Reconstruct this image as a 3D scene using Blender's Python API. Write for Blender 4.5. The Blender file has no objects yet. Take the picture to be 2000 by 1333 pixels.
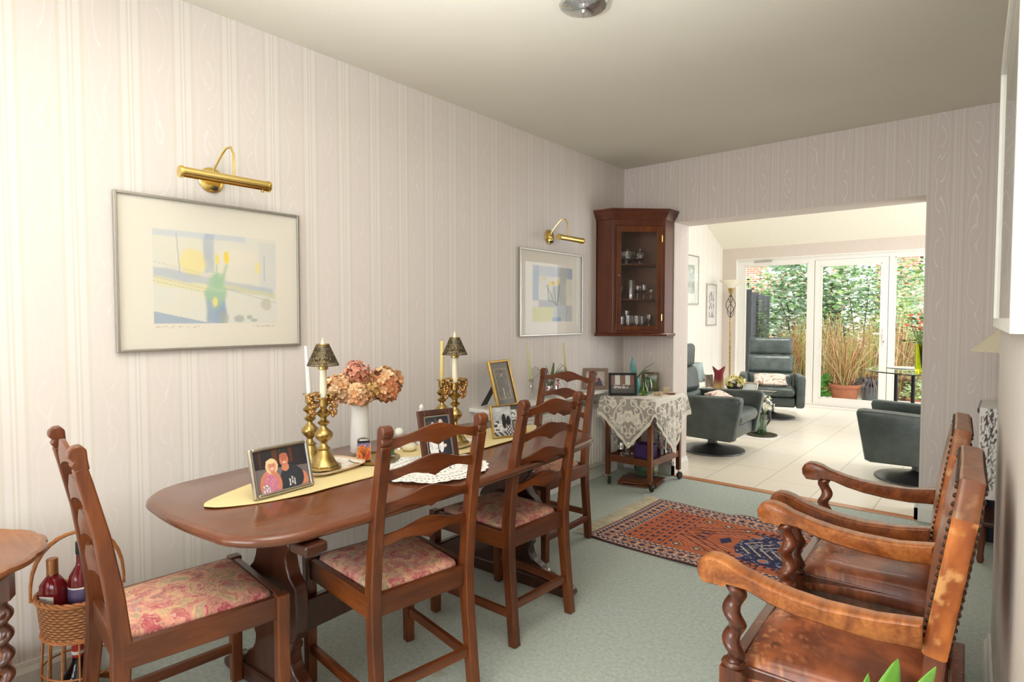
import bpy, math, random
from mathutils import Vector, Matrix, Euler
PI = math.pi
sin, cos = math.sin, math.cos
SC = bpy.context.scene
COL = SC.collection

# ------------------------------------------------------------------ camera
cam_d = bpy.data.cameras.new('camera'); cam = bpy.data.objects.new('camera', cam_d); COL.objects.link(cam)
cam.location = (2.57, 0.0, 1.3)
cam.rotation_euler = Euler((math.radians(90 - 2.27), 0, math.radians(40.07)), 'XYZ')
cam_d.sensor_width = 36.0; cam_d.lens = 1159.0 / 2000.0 * 36.0; cam_d.clip_start = 0.02
SC.camera = cam
SC.view_settings.view_transform = 'Standard'; SC.view_settings.look = 'None'
SC.view_settings.exposure = 0.26; SC.view_settings.gamma = 1.0
SC.view_settings.use_curve_mapping = False
try:
    SC.cycles.max_bounces = 10; SC.cycles.transparent_max_bounces = 24; SC.cycles.diffuse_bounces = 5
    SC.cycles.glossy_bounces = 4; SC.cycles.transmission_bounces = 8
    SC.cycles.caustics_reflective = False; SC.cycles.caustics_refractive = False
    SC.cycles.sample_clamp_indirect = 4.0
    SC.cycles.use_denoising = True
except Exception:
    pass

def lin(c):
    c = c / 255.0
    return c / 12.92 if c <= 0.04045 else ((c + 0.055) / 1.055) ** 2.4
def rgb(r, g, b): return (lin(r), lin(g), lin(b), 1.0)

# ------------------------------------------------------------------ world (bright overcast sky)
world = bpy.data.worlds.new('overcast_sky'); SC.world = world; world.use_nodes = True
bg = world.node_tree.nodes['Background']
bg.inputs[0].default_value = (0.93, 0.97, 1.0, 1.0); bg.inputs[1].default_value = 1.9

def area(name, loc, rot, sx, sy, power, color=(1, 1, 1)):
    d = bpy.data.lights.new(name, 'AREA'); d.shape = 'RECTANGLE'; d.size = sx; d.size_y = sy
    d.energy = power; d.color = color
    o = bpy.data.objects.new(name, d); COL.objects.link(o); o.location = loc; o.rotation_euler = rot
    return o
# daylight entering through the bay window behind the camera, the side windows of the garden room, and a weak soft sun
area('bay_window_daylight', (1.35, -2.55, 1.45), (math.radians(90), 0, 0), 2.3, 1.7, 70, (0.93, 0.97, 1.0))
area('garden_room_side_daylight', (3.72, 7.0, 1.5), (math.radians(90), 0, math.radians(90)), 3.4, 1.9, 56, (1.0, 1.0, 1.0))
area('roof_window_daylight', (1.2, 6.6, 3.32), (0, 0, 0), 1.6, 1.2, 26, (1.0, 0.99, 0.95))
# the photographer's flash, turned up and back so that the ceiling throws its light down into the room
fl_d = bpy.data.lights.new('bounced_flash', 'SPOT'); fl_d.energy = 690; fl_d.spot_size = math.radians(90); fl_d.spot_blend = 1.0; fl_d.shadow_soft_size = .10; fl_d.color = (.985, .99, 1.0)
flash = bpy.data.objects.new('bounced_flash', fl_d); COL.objects.link(flash); flash.location = (1.9, -.40, 1.35); flash.rotation_euler = Vector((.14, -.60, -1.0)).to_track_quat('Z', 'Y').to_euler()
sun_d = bpy.data.lights.new('sun', 'SUN'); sun_d.energy = 2.6; sun_d.angle = math.radians(12); sun_d.color = (1.0, 0.97, 0.9)
sun = bpy.data.objects.new('sun', sun_d); COL.objects.link(sun); sun.rotation_euler = (math.radians(38), math.radians(12), math.radians(20))

# ------------------------------------------------------------------ material helpers
MATS = {}
class NT:
    def __init__(s, name):
        s.m = bpy.data.materials.new(name); s.m.use_nodes = True; s.t = s.m.node_tree
        s.b = s.t.nodes['Principled BSDF']; s.o = s.t.nodes['Material Output']
    def n(s, typ, **kw):
        x = s.t.nodes.new(typ)
        for k, v in kw.items(): setattr(x, k, v)
        return x
    def put(s, inp, v):
        if hasattr(v, 'is_output'): s.t.links.new(v, inp)
        elif v is not None: inp.default_value = v
    def math(s, op, a, b=None, c=None, clamp=False):
        x = s.n('ShaderNodeMath', operation=op); x.use_clamp = clamp
        s.put(x.inputs[0], a)
        if b is not None: s.put(x.inputs[1], b)
        if c is not None: s.put(x.inputs[2], c)
        return x.outputs[0]
    def coord(s, which='Object'):
        return s.n('ShaderNodeTexCoord').outputs[which]
    def xyz(s, v):
        x = s.n('ShaderNodeSeparateXYZ'); s.put(x.inputs[0], v); return x.outputs[0], x.outputs[1], x.outputs[2]
    def comb(s, x, y, z):
        c = s.n('ShaderNodeCombineXYZ'); s.put(c.inputs[0], x); s.put(c.inputs[1], y); s.put(c.inputs[2], z); return c.outputs[0]
    def scale(s, v, sc):
        x = s.n('ShaderNodeMapping'); s.put(x.inputs[0], v); x.inputs['Scale'].default_value = sc; return x.outputs[0]
    def noise(s, v, scale=5, detail=3, rough=.5, dist=0.0, out='Fac'):
        x = s.n('ShaderNodeTexNoise'); s.put(x.inputs['Vector'], v); x.inputs['Scale'].default_value = scale
        x.inputs['Detail'].default_value = detail; x.inputs['Roughness'].default_value = rough; x.inputs['Distortion'].default_value = dist
        return x.outputs[out]
    def voro(s, v, scale=5, feature='F1', out='Distance'):
        x = s.n('ShaderNodeTexVoronoi', feature=feature); s.put(x.inputs['Vector'], v); x.inputs['Scale'].default_value = scale
        return x.outputs[out]
    def ramp(s, f, stops, interp='LINEAR'):
        x = s.n('ShaderNodeValToRGB'); x.color_ramp.interpolation = interp; s.put(x.inputs[0], f)
        e = x.color_ramp.elements
        while len(e) < len(stops): e.new(0.5)
        for i, (p, c) in enumerate(stops):
            e[i].position = p; e[i].color = c if len(c) == 4 else (*c, 1)
        return x.outputs[0]
    def mix(s, f, a, b, blend='MIX'):
        x = s.n('ShaderNodeMix', data_type='RGBA', blend_type=blend); s.put(x.inputs[0], f); s.put(x.inputs[6], a); s.put(x.inputs[7], b)
        return x.outputs[2]
    def bump(s, h, strength=.2, dist=.01):
        x = s.n('ShaderNodeBump'); s.put(x.inputs['Height'], h); x.inputs['Strength'].default_value = strength; x.inputs['Distance'].default_value = dist
        s.t.links.new(x.outputs[0], s.b.inputs['Normal']); return x.outputs[0]
    def fin(s, color=None, rough=None, metal=None, **kw):
        if color is not None: s.put(s.b.inputs['Base Color'], color)
        if rough is not None: s.put(s.b.inputs['Roughness'], rough)
        if metal is not None: s.put(s.b.inputs['Metallic'], metal)
        for k, v in kw.items(): s.put(s.b.inputs[k.replace('_', ' ')], v)
        MATS[s.m.name] = s.m; return s.m

def plain(name, color, rough=.5, metal=0.0, vary=0.06, scale=30, **kw):
    t = NT(name)
    n = t.noise(t.coord(), scale, 2)
    d = tuple(max(0, c * (1 - vary)) for c in color[:3]) + (1,); l = tuple(min(1, c * (1 + vary)) for c in color[:3]) + (1,)
    return t.fin(t.ramp(n, [(.3, d), (.7, l)]), rough, metal, **kw)

def wood(name, dark, mid, light, grain='X', rough=.3, scale=9, coat=.25, dist=1.2):
    t = NT(name); v = t.coord()
    sc = {'X': (.12, 1, 1), 'Y': (1, .12, 1), 'Z': (1, 1, .12)}[grain]
    w = t.scale(v, sc)
    n1 = t.noise(w, scale, 4, .6, dist); n2 = t.noise(w, scale * 9, 3, .6)
    big = t.noise(v, 3.2, 2)
    f = t.math('ADD', t.math('MULTIPLY', n1, .6), t.math('MULTIPLY', n2, .25)); f = t.math('ADD', f, t.math('MULTIPLY', big, .25))
    c = t.ramp(f, [(.35, dark), (.52, mid), (.72, light)])
    t.bump(n2, .08, .002)
    return t.fin(c, rough, 0, Coat_Weight=coat, Coat_Roughness=.18)

# ------------------------------------------------------------------ mesh builder
def frame_of(d):
    d = d.normalized(); up = Vector((0, 0, 1)) if abs(d.z) < .95 else Vector((1, 0, 0))
    a = d.cross(up).normalized(); b = a.cross(d).normalized(); return a, b
class MB:
    def __init__(s): s.v = []; s.f = []; s.M = Matrix.Identity(4); s.c = []
    def add(s, vs, fs):
        k = len(s.v); s.v += [tuple(s.M @ Vector(p)) for p in vs]; s.f += [tuple(i + k for i in f) for f in fs]; return s
    def box(s, c, d, rz=0.0, R=None):
        hx, hy, hz = d[0] / 2, d[1] / 2, d[2] / 2
        m = Matrix.Translation(c) @ (R if R is not None else Matrix.Rotation(rz, 4, 'Z'))
        vs = [tuple(m @ Vector((x, y, z))) for x in (-hx, hx) for y in (-hy, hy) for z in (-hz, hz)]
        return s.add(vs, [(0, 1, 3, 2), (4, 6, 7, 5), (0, 4, 5, 1), (2, 3, 7, 6), (0, 2, 6, 4), (1, 5, 7, 3)])
    def span(s, a, b):   # box from min corner to max corner
        return s.box([(a[i] + b[i]) / 2 for i in range(3)], [abs(b[i] - a[i]) for i in range(3)])
    def lathe(s, prof, c=(0, 0, 0), seg=24, sx=1.0, sy=1.0, cap=True, ang0=0.0):
        vs = []; fs = []
        for r, z in prof:
            for i in range(seg):
                a = ang0 + 2 * PI * i / seg; vs.append((c[0] + r * cos(a) * sx, c[1] + r * sin(a) * sy, c[2] + z))
        for j in range(len(prof) - 1):
            for i in range(seg):
                k = (i + 1) % seg; fs.append((j * seg + i, j * seg + k, (j + 1) * seg + k, (j + 1) * seg + i))
        if cap:
            if prof[0][0] > 1e-5: fs.append(tuple(reversed(range(seg))))
            if prof[-1][0] > 1e-5: fs.append(tuple((len(prof) - 1) * seg + i for i in range(seg)))
        return s.add(vs, fs)
    def tube(s, pts, r, seg=8, cap=True, closed=False):
        pts = [Vector(p) for p in pts]; n = len(pts); rr = r if isinstance(r, (list, tuple)) else [r] * n
        vs = []; fs = []; prev = None
        for i, p in enumerate(pts):
            if closed: d = pts[(i + 1) % n] - pts[i - 1]
            else: d = pts[min(i + 1, n - 1)] - pts[max(i - 1, 0)]
            if d.length < 1e-9: d = Vector((0, 0, 1))
            if prev is None: a, b = frame_of(d)
            else:
                d = d.normalized(); a = prev - d * prev.dot(d)
                a = a.normalized() if a.length > 1e-6 else frame_of(d)[0]; b = d.cross(a)
                b = b.normalized()
            prev = a
            b = d.normalized().cross(a).normalized()
            for k in range(seg):
                t = 2 * PI * k / seg; q = p + a * (cos(t) * rr[i]) + b * (sin(t) * rr[i]); vs.append(tuple(q))
        m = n if closed else n - 1
        for i in range(m):
            j = (i + 1) % n
            for k in range(seg):
                l = (k + 1) % seg; fs.append((i * seg + k, i * seg + l, j * seg + l, j * seg + k))
        if cap and not closed:
            fs.append(tuple(reversed(range(seg)))); fs.append(tuple((n - 1) * seg + k for k in range(seg)))
        return s.add(vs, fs)
    def loft(s, rings, cap=True):
        n = len(rings[0]); vs = [p for r in rings for p in r]; fs = []
        for j in range(len(rings) - 1):
            for i in range(n):
                k = (i + 1) % n; fs.append((j * n + i, j * n + k, (j + 1) * n + k, (j + 1) * n + i))
        if cap: fs.append(tuple(reversed(range(n)))); fs.append(tuple((len(rings) - 1) * n + i for i in range(n)))
        return s.add(vs, fs)
    def beam(s, pts, w, t, up=(0, 0, 1)):   # rectangular section swept along pts, w across (perp to up), t along up; may be lists
        pts = [Vector(p) for p in pts]; n = len(pts); up = Vector(up); rings = []
        for i, p in enumerate(pts):
            d = (pts[min(i + 1, n - 1)] - pts[max(i - 1, 0)]).normalized()
            a = d.cross(up).normalized(); b = a.cross(d).normalized()
            ww = w[i] if isinstance(w, (list, tuple)) else w; tt = t[i] if isinstance(t, (list, tuple)) else t
            rings.append([tuple(p + a * (x * ww / 2) + b * (z * tt / 2)) for x, z in ((-1, -1), (1, -1), (1, 1), (-1, 1))])
        return s.loft(rings)
    def prism(s, outline, lo, hi, axis='Z'):
        n = len(outline)
        f = {'Z': lambda a, b, h: (a, b, h), 'Y': lambda a, b, h: (a, h, b), 'X': lambda a, b, h: (h, a, b)}[axis]
        vs = [f(a, b, lo) for a, b in outline] + [f(a, b, hi) for a, b in outline]
        fs = [tuple(reversed(range(n))), tuple(range(n, 2 * n))] + [(i, (i + 1) % n, n + (i + 1) % n, n + i) for i in range(n)]
        return s.add(vs, fs)
    def sphere(s, c, r, seg=12, rings=8, sx=1, sy=1, sz=1):
        prof = [(max(1e-6, r * sin(PI * j / rings)), -r * cos(PI * j / rings) * sz) for j in range(rings + 1)]
        return s.lathe(prof, c, seg, sx, sy, cap=False)
    def grid(s, nx, ny, fn, col=None, two=False):
        vs = [fn(i / nx, j / ny) for j in range(ny + 1) for i in range(nx + 1)]
        fs = [(j * (nx + 1) + i, j * (nx + 1) + i + 1, (j + 1) * (nx + 1) + i + 1, (j + 1) * (nx + 1) + i) for j in range(ny) for i in range(nx)]
        k = len(s.v)
        s.add(vs, fs)
        if col:
            s.c += [(0, 0, 0, 1)] * (k - len(s.c)); s.c += [col(i / nx, j / ny) for j in range(ny + 1) for i in range(nx + 1)]
        return s
    def build(s, name, mat, parent=None, loc=(0, 0, 0), rz=0.0, bevel=0, smooth=35, subsurf=0, solid=0, fixn=True, rot=None):
        me = bpy.data.meshes.new(name); me.from_pydata(s.v, [], s.f)
        me.materials.append(MATS[mat] if isinstance(mat, str) else mat)
        if fixn:
            import bmesh
            bm = bmesh.new(); bm.from_mesh(me); bmesh.ops.recalc_face_normals(bm, faces=bm.faces); bm.to_mesh(me); bm.free()
        if s.c:
            s.c += [(0, 0, 0, 1)] * (len(s.v) - len(s.c))
            a = me.color_attributes.new('Col', 'FLOAT_COLOR', 'POINT')
            a.data.foreach_set('color', [x for c in s.c for x in (c if len(c) == 4 else (*c, 1))])
        if smooth:
            me.polygons.foreach_set('use_smooth', [True] * len(me.polygons))
            if smooth < 180: me.set_sharp_from_angle(angle=math.radians(smooth))
        o = bpy.data.objects.new(name, me); COL.objects.link(o)
        o.location = loc; o.rotation_euler = rot if rot else (0, 0, rz)
        if parent is not None: o.parent = parent
        if solid:
            m = o.modifiers.new('solid', 'SOLIDIFY'); m.thickness = solid; m.offset = 0
        if bevel:
            m = o.modifiers.new('bevel', 'BEVEL'); m.width = bevel; m.segments = 2; m.limit_method = 'ANGLE'; m.angle_limit = math.radians(40)
            m.harden_normals = False
        if subsurf:
            m = o.modifiers.new('sub', 'SUBSURF'); m.levels = subsurf; m.render_levels = subsurf
        return o

def tag(o, label, cat, group=None, kind=None):
    o['label'] = label; o['category'] = cat
    if group: o['group'] = group
    if kind: o['kind'] = kind
    return o
def thing(name, label, cat, loc=(0, 0, 0), rz=0.0, group=None, rot=None):
    o = bpy.data.objects.new(name, None); COL.objects.link(o); o.location = loc; o.rotation_euler = rot if rot else (0, 0, rz)
    o.empty_display_size = .05
    return tag(o, label, cat, group)
def struct(o, label=None, cat=None):
    o['kind'] = 'structure'
    if label: o['label'] = label
    if cat: o['category'] = cat
    return o
def kids(o): return [x for x in bpy.data.objects if x.parent is o]
def copy_thing(root, loc, rz=None, label=None, group=None):
    r = root.copy(); COL.objects.link(r); r.location = loc
    if rz is not None: r.rotation_euler = (0, 0, rz)
    if label: r['label'] = label
    if group: r['group'] = group
    for ch in kids(root):
        c = ch.copy(); COL.objects.link(c); c.parent = r
        for g in kids(ch):
            d = g.copy(); COL.objects.link(d); d.parent = c
    return r
def V(*a): return Vector(a)
def smoothstep(a, b, x):
    t = max(0.0, min(1.0, (x - a) / (b - a))); return t * t * (3 - 2 * t)
def mixc(a, b, t): return tuple(a[i] * (1 - t) + b[i] * t for i in range(3)) + (1,)
def hsh(*a):
    x = sin(sum(v * k for v, k in zip(a, (12.9898, 78.233, 37.719, 9.131)))) * 43758.5453
    return x - math.floor(x)
def vnoise(x, y, s=0):
    xi, yi = math.floor(x), math.floor(y); fx, fy = x - xi, y - yi
    fx = fx * fx * (3 - 2 * fx); fy = fy * fy * (3 - 2 * fy)
    a, b, c, d = hsh(xi, yi, s), hsh(xi + 1, yi, s), hsh(xi, yi + 1, s), hsh(xi + 1, yi + 1, s)
    return (a * (1 - fx) + b * fx) * (1 - fy) + (c * (1 - fx) + d * fx) * fy
def fbm(x, y, s=0, o=3):
    t = 0; a = .5; n = 0
    for i in range(o): t += a * vnoise(x, y, s + i); n += a; x *= 2.03; y *= 2.03; a *= .5
    return t / n
# ------------------------------------------------------------------ materials
def wallpaper(name, horiz, base=(232, 222, 217), period=.1875, phase=.066, moire=1.0, pearl=1.0):
    t = NT(name); x, y, z = t.xyz(t.coord())
    u = {'x': t.math('ADD', x, t.math('SUBTRACT', y, 4.558)), 'y': y}[horiz]
    k = t.math('DIVIDE', t.math('SUBTRACT', u, phase - period / 2), period)
    fr = t.math('SUBTRACT', t.math('FRACT', k), .5)          # 0 at the white pair
    ab = t.math('ABSOLUTE', fr)
    cell = t.math('FLOOR', k)
    c0 = rgb(*base); half = rgb(base[0] + 5, base[1] + 7, base[2] + 8)  # side bands get a lighter colour in place of satin sheen
    beige = rgb(base[0] - 6, base[1] - 4, base[2] - 9); white = rgb(base[0] + 8, base[1] + 11, base[2] + 13)
    c = t.ramp(ab, [(0.0, white), (.012, white), (.020, beige), (.05, beige), (.058, half), (.15, half), (.165, beige), (.21, beige), (.225, c0), (.5, c0)])
    # moire water marks down the wide band, their satin sheen painted white
    du = t.math('SUBTRACT', .5, ab)                            # 0 at the band middle
    seed = t.noise(t.comb(t.math('MULTIPLY', cell, 7.31), t.math('MULTIPLY', z, 1.15), 0.0), 1.0, 2)
    jag = t.noise(t.comb(t.math('MULTIPLY', u, 6), t.math('MULTIPLY', z, 70), cell), 1.0, 3, .8)
    seed2 = t.noise(t.comb(t.math('MULTIPLY', cell, 3.7), t.math('MULTIPLY', z, 3.2), 4.0), 1.0, 1)
    f = t.math('ADD', t.math('MULTIPLY', seed, 3.0), t.math('MULTIPLY', seed2, 6.5))
    par = t.math('MULTIPLY', t.math('POWER', du, 2.0), 22)
    f = t.math('ADD', f, par); f = t.math('ADD', f, t.math('MULTIPLY', jag, .22))
    tri = t.math('PINGPONG', f, .5)
    line = t.math('SUBTRACT', 1, t.math('MULTIPLY', tri, 14), clamp=True)
    band = t.math('LESS_THAN', du, .27)
    big = t.noise(t.comb(t.math('MULTIPLY', cell, 3.1), z, 2.0), 1.3, 1)
    amt = t.math('MULTIPLY', t.math('MULTIPLY', line, band), t.math('MULTIPLY', big, 1.25 * moire))
    silk = t.noise(t.comb(t.math('MULTIPLY', u, 160), t.math('MULTIPLY', z, 3), 0.0), 1.0, 2)
    c = t.mix(t.math('MULTIPLY', silk, .10), c, white)
    c = t.mix(amt, c, rgb(255, 255, 255))
    return t.fin(c, .62, 0, Specular_IOR_Level=.35)
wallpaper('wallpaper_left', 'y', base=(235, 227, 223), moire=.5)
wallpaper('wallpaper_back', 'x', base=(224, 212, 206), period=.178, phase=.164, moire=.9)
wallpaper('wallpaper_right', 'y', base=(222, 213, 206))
wallpaper('wallpaper_garden_room', 'y', base=(240, 236, 228), moire=.3)
t = NT('ceiling_paint'); n = t.noise(t.coord(), 120, 3); t.bump(n, .15, .002); t.fin(t.ramp(t.noise(t.coord(), 1.2, 2), [(.3, rgb(226, 221, 208)), (.7, rgb(230, 226, 213))]), .9)
plain('garden_room_ceiling_paint', rgb(244, 240, 226), .9, vary=.02)
plain('garden_room_wall_paint', rgb(214, 203, 194), .85, vary=.03, scale=60)
plain('white_gloss_paint', rgb(240, 238, 232), .3, vary=.02)
plain('upvc_white', rgb(238, 236, 230), .3, vary=.01)
t = NT('sage_carpet'); v = t.coord(); n = t.noise(v, 260, 3, .7); n2 = t.noise(v, 60, 4, .7); n3 = t.noise(v, 2.5, 2)
f = t.math('ADD', t.math('MULTIPLY', n, .5), t.math('MULTIPLY', n2, .5))
c = t.ramp(f, [(.3, rgb(148, 158, 151)), (.5, rgb(184, 194, 187)), (.7, rgb(214, 221, 215))])
c = t.mix(t.ramp(n3, [(.35, (0, 0, 0)), (.75, (.18, .18, .18))]), c, rgb(178, 182, 164))
sx, sy, sz = t.xyz(v); d = t.math('SQRT', t.math('ADD', t.math('POWER', t.math('SUBTRACT', sx, 1.0), 2.0), t.math('POWER', t.math('SUBTRACT', sy, 1.45), 2.0)))
d = t.math('ADD', d, t.math('MULTIPLY', n2, .02)); c = t.mix(t.ramp(d, [(.02, (.45, .45, .45)), (.05, (0, 0, 0))]), c, rgb(160, 140, 92))
t.bump(f, .6, .006); t.fin(c, .97, 0, Specular_IOR_Level=.1)
t = NT('cream_floor_tile'); v = t.coord(); x, y, z = t.xyz(v)
br = t.n('ShaderNodeTexBrick'); t.put(br.inputs['Vector'], t.comb(t.math('ADD', y, .63), t.math('ADD', x, .475), 0.0))
br.offset = .5; br.inputs['Scale'].default_value = 1.0; br.inputs['Brick Width'].default_value = .655; br.inputs['Row Height'].default_value = .393
br.inputs['Mortar Size'].default_value = .0035; br.inputs['Mortar Smooth'].default_value = .2
br.inputs['Color1'].default_value = rgb(232, 224, 208); br.inputs['Color2'].default_value = rgb(238, 231, 217); br.inputs['Mortar'].default_value = rgb(176, 168, 154)
c = t.mix(t.math('MULTIPLY', t.noise(v, 7, 4), .25), br.outputs['Color'], rgb(222, 210, 190))
t.bump(t.math('SUBTRACT', 1, br.outputs['Fac']), .3, .002); t.fin(c, .35)
D, M_, L = rgb(52, 20, 12), rgb(104, 46, 24), rgb(148, 74, 38)
for g in 'XYZ':
    wood('mahogany_' + g, rgb(46, 18, 7), rgb(94, 44, 15), rgb(136, 72, 28), g, .34, coat=.12)
wood('table_mahogany', rgb(82, 42, 22), rgb(102, 54, 29), rgb(120, 68, 38), 'Y', .25, 5, coat=.4, dist=.2)
wood('dark_mahogany', rgb(40, 20, 13), rgb(64, 32, 20), rgb(90, 46, 27), 'Z', .3)
wood('cabinet_wood', rgb(60, 26, 16), rgb(88, 41, 24), rgb(108, 54, 32), 'Z', .34, 4, coat=.12)
wood('oak_dark', rgb(58, 30, 18), rgb(112, 58, 28), rgb(168, 98, 50), 'X', .3, 10)
wood('oak_column', rgb(44, 22, 14), rgb(92, 44, 24), rgb(140, 72, 38), 'Z', .25, 8, coat=.5)
wood('oak_worn', rgb(70, 36, 20), rgb(158, 88, 40), rgb(208, 134, 68), 'X', .34, 12)
wood('walnut_small_table', rgb(84, 48, 28), rgb(134, 82, 48), rgb(168, 112, 70), 'X', .35, 6)
wood('threshold_oak', rgb(150, 92, 52), rgb(188, 124, 76), rgb(206, 148, 98), 'X', .4)
# tapestry seat fabric
t = NT('floral_tapestry'); v = t.coord()
w = t.noise(v, 9, 3, .6, 0.0, 'Color'); vv = t.n('ShaderNodeVectorMath', operation='MULTIPLY_ADD'); t.put(vv.inputs[0], w); vv.inputs[1].default_value = (.14, .14, .14); t.put(vv.inputs[2], v)
vc = vv.outputs[0]
n1 = t.noise(vc, 8, 2, .5, 1.2); n2 = t.noise(t.scale(vc, (1, 1, .3)), 15, 3, .55, 2.2)
c = t.ramp(n1, [(.30, rgb(158, 66, 80)), (.40, rgb(196, 100, 106)), (.46, rgb(214, 140, 132)), (.50, rgb(226, 186, 140)), (.54, rgb(176, 168, 120)), (.59, rgb(214, 176, 150)), (.64, rgb(184, 90, 98)), (.72, rgb(150, 160, 168))])
c2 = t.ramp(n2, [(.36, rgb(170, 66, 84)), (.44, rgb(214, 132, 128)), (.50, rgb(236, 206, 156)), (.55, rgb(190, 92, 102)), (.62, rgb(150, 158, 130)), (.7, rgb(140, 150, 166))])
c = t.mix(.5, c, c2)
ln = t.math('SUBTRACT', 1, t.math('MULTIPLY', t.math('PINGPONG', t.math('MULTIPLY', n2, 9), .5), 6), clamp=True)
c = t.mix(t.math('MULTIPLY', ln, .4), c, rgb(240, 224, 196))
t.bump(t.noise(v, 500, 2), .2, .001); t.fin(c, .85)
# metals, glass, ceramics
t = NT('brass_polished'); t.fin(t.ramp(t.noise(t.coord(), 8, 2), [(.3, rgb(222, 190, 104)), (.7, rgb(240, 214, 138))]), .22, 1.0)
t = NT('brass_antique'); n = t.noise(t.coord(), 40, 3); t.fin(t.ramp(n, [(.3, rgb(150, 124, 70)), (.6, rgb(184, 158, 100)), (.8, rgb(206, 184, 126))]), .3, 1.0)
t = NT('brass_pierced_dark'); t.fin(t.ramp(t.noise(t.coord(), 60, 2), [(.3, rgb(76, 66, 50)), (.7, rgb(118, 104, 78))]), .45, .8)
t = NT('bronze_grapes'); t.fin(t.ramp(t.noise(t.coord(), 60, 2), [(.3, rgb(164, 122, 70)), (.7, rgb(206, 164, 104))]), .35, .9)
plain('silver_frame', rgb(196, 190, 178), .28, 1.0, vary=.1); plain('silver_thin_frame', rgb(186, 184, 178), .35, .9, vary=.03)
plain('chrome', rgb(210, 212, 215), .12, 1.0); plain('gold_leaf', rgb(206, 172, 96), .32, .9, vary=.12)
plain('black_plastic', rgb(26, 26, 28), .4); plain('black_metal', rgb(36, 36, 38), .35, .6); plain('dark_rubber', rgb(48, 42, 38), .5)
plain('white_ceramic', rgb(240, 239, 236), .18, vary=.01); plain('wax_ivory', rgb(240, 232, 206), .45, vary=.02, Subsurface_Weight=.25)
plain('wax_white', rgb(246, 243, 236), .45, vary=.01, Subsurface_Weight=.25); plain('wax_yellow', rgb(232, 212, 142), .45, vary=.02, Subsurface_Weight=.2)
plain('wax_pale_green', rgb(206, 206, 150), .3, vary=.05); plain('runner_gold', rgb(226, 204, 146), .8, vary=.05, scale=14)
plain('runner_hem', rgb(206, 184, 126), .8)
plain('cream_card', rgb(240, 236, 222), .7, vary=.01)
plain('soil', rgb(70, 52, 40), .95, vary=.3); plain('terracotta', rgb(196, 122, 88), .75, vary=.1, scale=10); plain('slate_glaze', rgb(112, 124, 128), .3, vary=.12)
plain('planter_brown', rgb(150, 122, 92), .6, vary=.1); plain('leather_green', rgb(74, 88, 84), .38, vary=.05, scale=14, Coat_Weight=.1)
t = NT('green_leather'); n = t.noise(t.coord(), 9, 3); t.bump(t.noise(t.coord(), 7, 3, .6, .8), .35, .012); t.fin(t.ramp(n, [(.3, rgb(54, 64, 62)), (.7, rgb(76, 87, 84))]), .36)
plain('grey_metal_base', rgb(92, 92, 96), .35, .7, vary=.03)
plain('glass_edge_green', rgb(120, 165, 140), .1); plain('red_pepper_flower', rgb(214, 84, 60), .6); plain('purple_card', rgb(74, 50, 110), .6)
plain('wicker_rim', rgb(176, 112, 62), .6, vary=.2, scale=80)
t = NT('wicker'); v = t.coord(); x, y, z = t.xyz(v)
an = t.math('ARCTAN2', y, x); row = t.math('FLOOR', t.math('MULTIPLY', z, 110))
s1 = t.math('SINE', t.math('ADD', t.math('MULTIPLY', an, 26), t.math('MULTIPLY', row, PI)))
s2 = t.math('SINE', t.math('MULTIPLY', z, 110 * 2 * PI)); h = t.math('ADD', t.math('MULTIPLY', s1, .5), t.math('MULTIPLY', s2, .35))
c = t.ramp(t.math('ADD', t.math('MULTIPLY', h, .4), .5), [(.15, rgb(96, 54, 28)), (.5, rgb(172, 108, 60)), (.85, rgb(206, 146, 94))]); t.bump(h, .9, .006); t.fin(c, .6)
def glass(name, tint=(1, 1, 1, 1), rough=0.0, alpha_like=None, ior=1.45):
    t = NT(name); return t.fin(tint, rough, 0, Transmission_Weight=1.0, IOR=ior)
glass('crystal', (1, 1, 1, 1), 0.02, ior=1.5); glass('glass_green', rgb(196, 214, 160)); glass('glass_clear', (1, 1, 1, 1)); glass('glass_lime', rgb(214, 226, 60)); glass('glass_blue', rgb(190, 214, 214))
glass('glass_red', rgb(150, 40, 44)); glass('glass_table_green', rgb(214, 240, 226))
# thin window glass: mostly see-through with a fresnel reflection
def pane_glass(name, tint=(1, 1, 1, 1), refl=.9, base=0.0):
    t = NT(name); t.t.nodes.remove(t.b)
    tr = t.n('ShaderNodeBsdfTransparent'); tr.inputs[0].default_value = tint
    gl = t.n('ShaderNodeBsdfGlossy'); gl.inputs['Roughness'].default_value = .01
    fr = t.n('ShaderNodeFresnel'); fr.inputs[0].default_value = 1.45
    gm = t.n('ShaderNodeNewGeometry'); f = t.math('MULTIPLY', t.math('ADD', t.math('MULTIPLY', fr.outputs[0], refl), base), t.math('SUBTRACT', 1, gm.outputs['Backfacing']))
    mx = t.n('ShaderNodeMixShader'); t.put(mx.inputs[0], f); t.t.links.new(tr.outputs[0], mx.inputs[1]); t.t.links.new(gl.outputs[0], mx.inputs[2])
    t.t.links.new(mx.outputs[0], t.o.inputs[0]); MATS[name] = t.m
pane_glass('window_pane_glass'); pane_glass('picture_glass', refl=.8); pane_glass('cabinet_glass', rgb(244, 244, 246), refl=.9, base=.09)
pane_glass('thin_crystal', (.93, .94, .95, 1), refl=1.0, base=.48); pane_glass('thin_green_glass', rgb(206, 232, 214), refl=1.0, base=.1)
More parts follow.
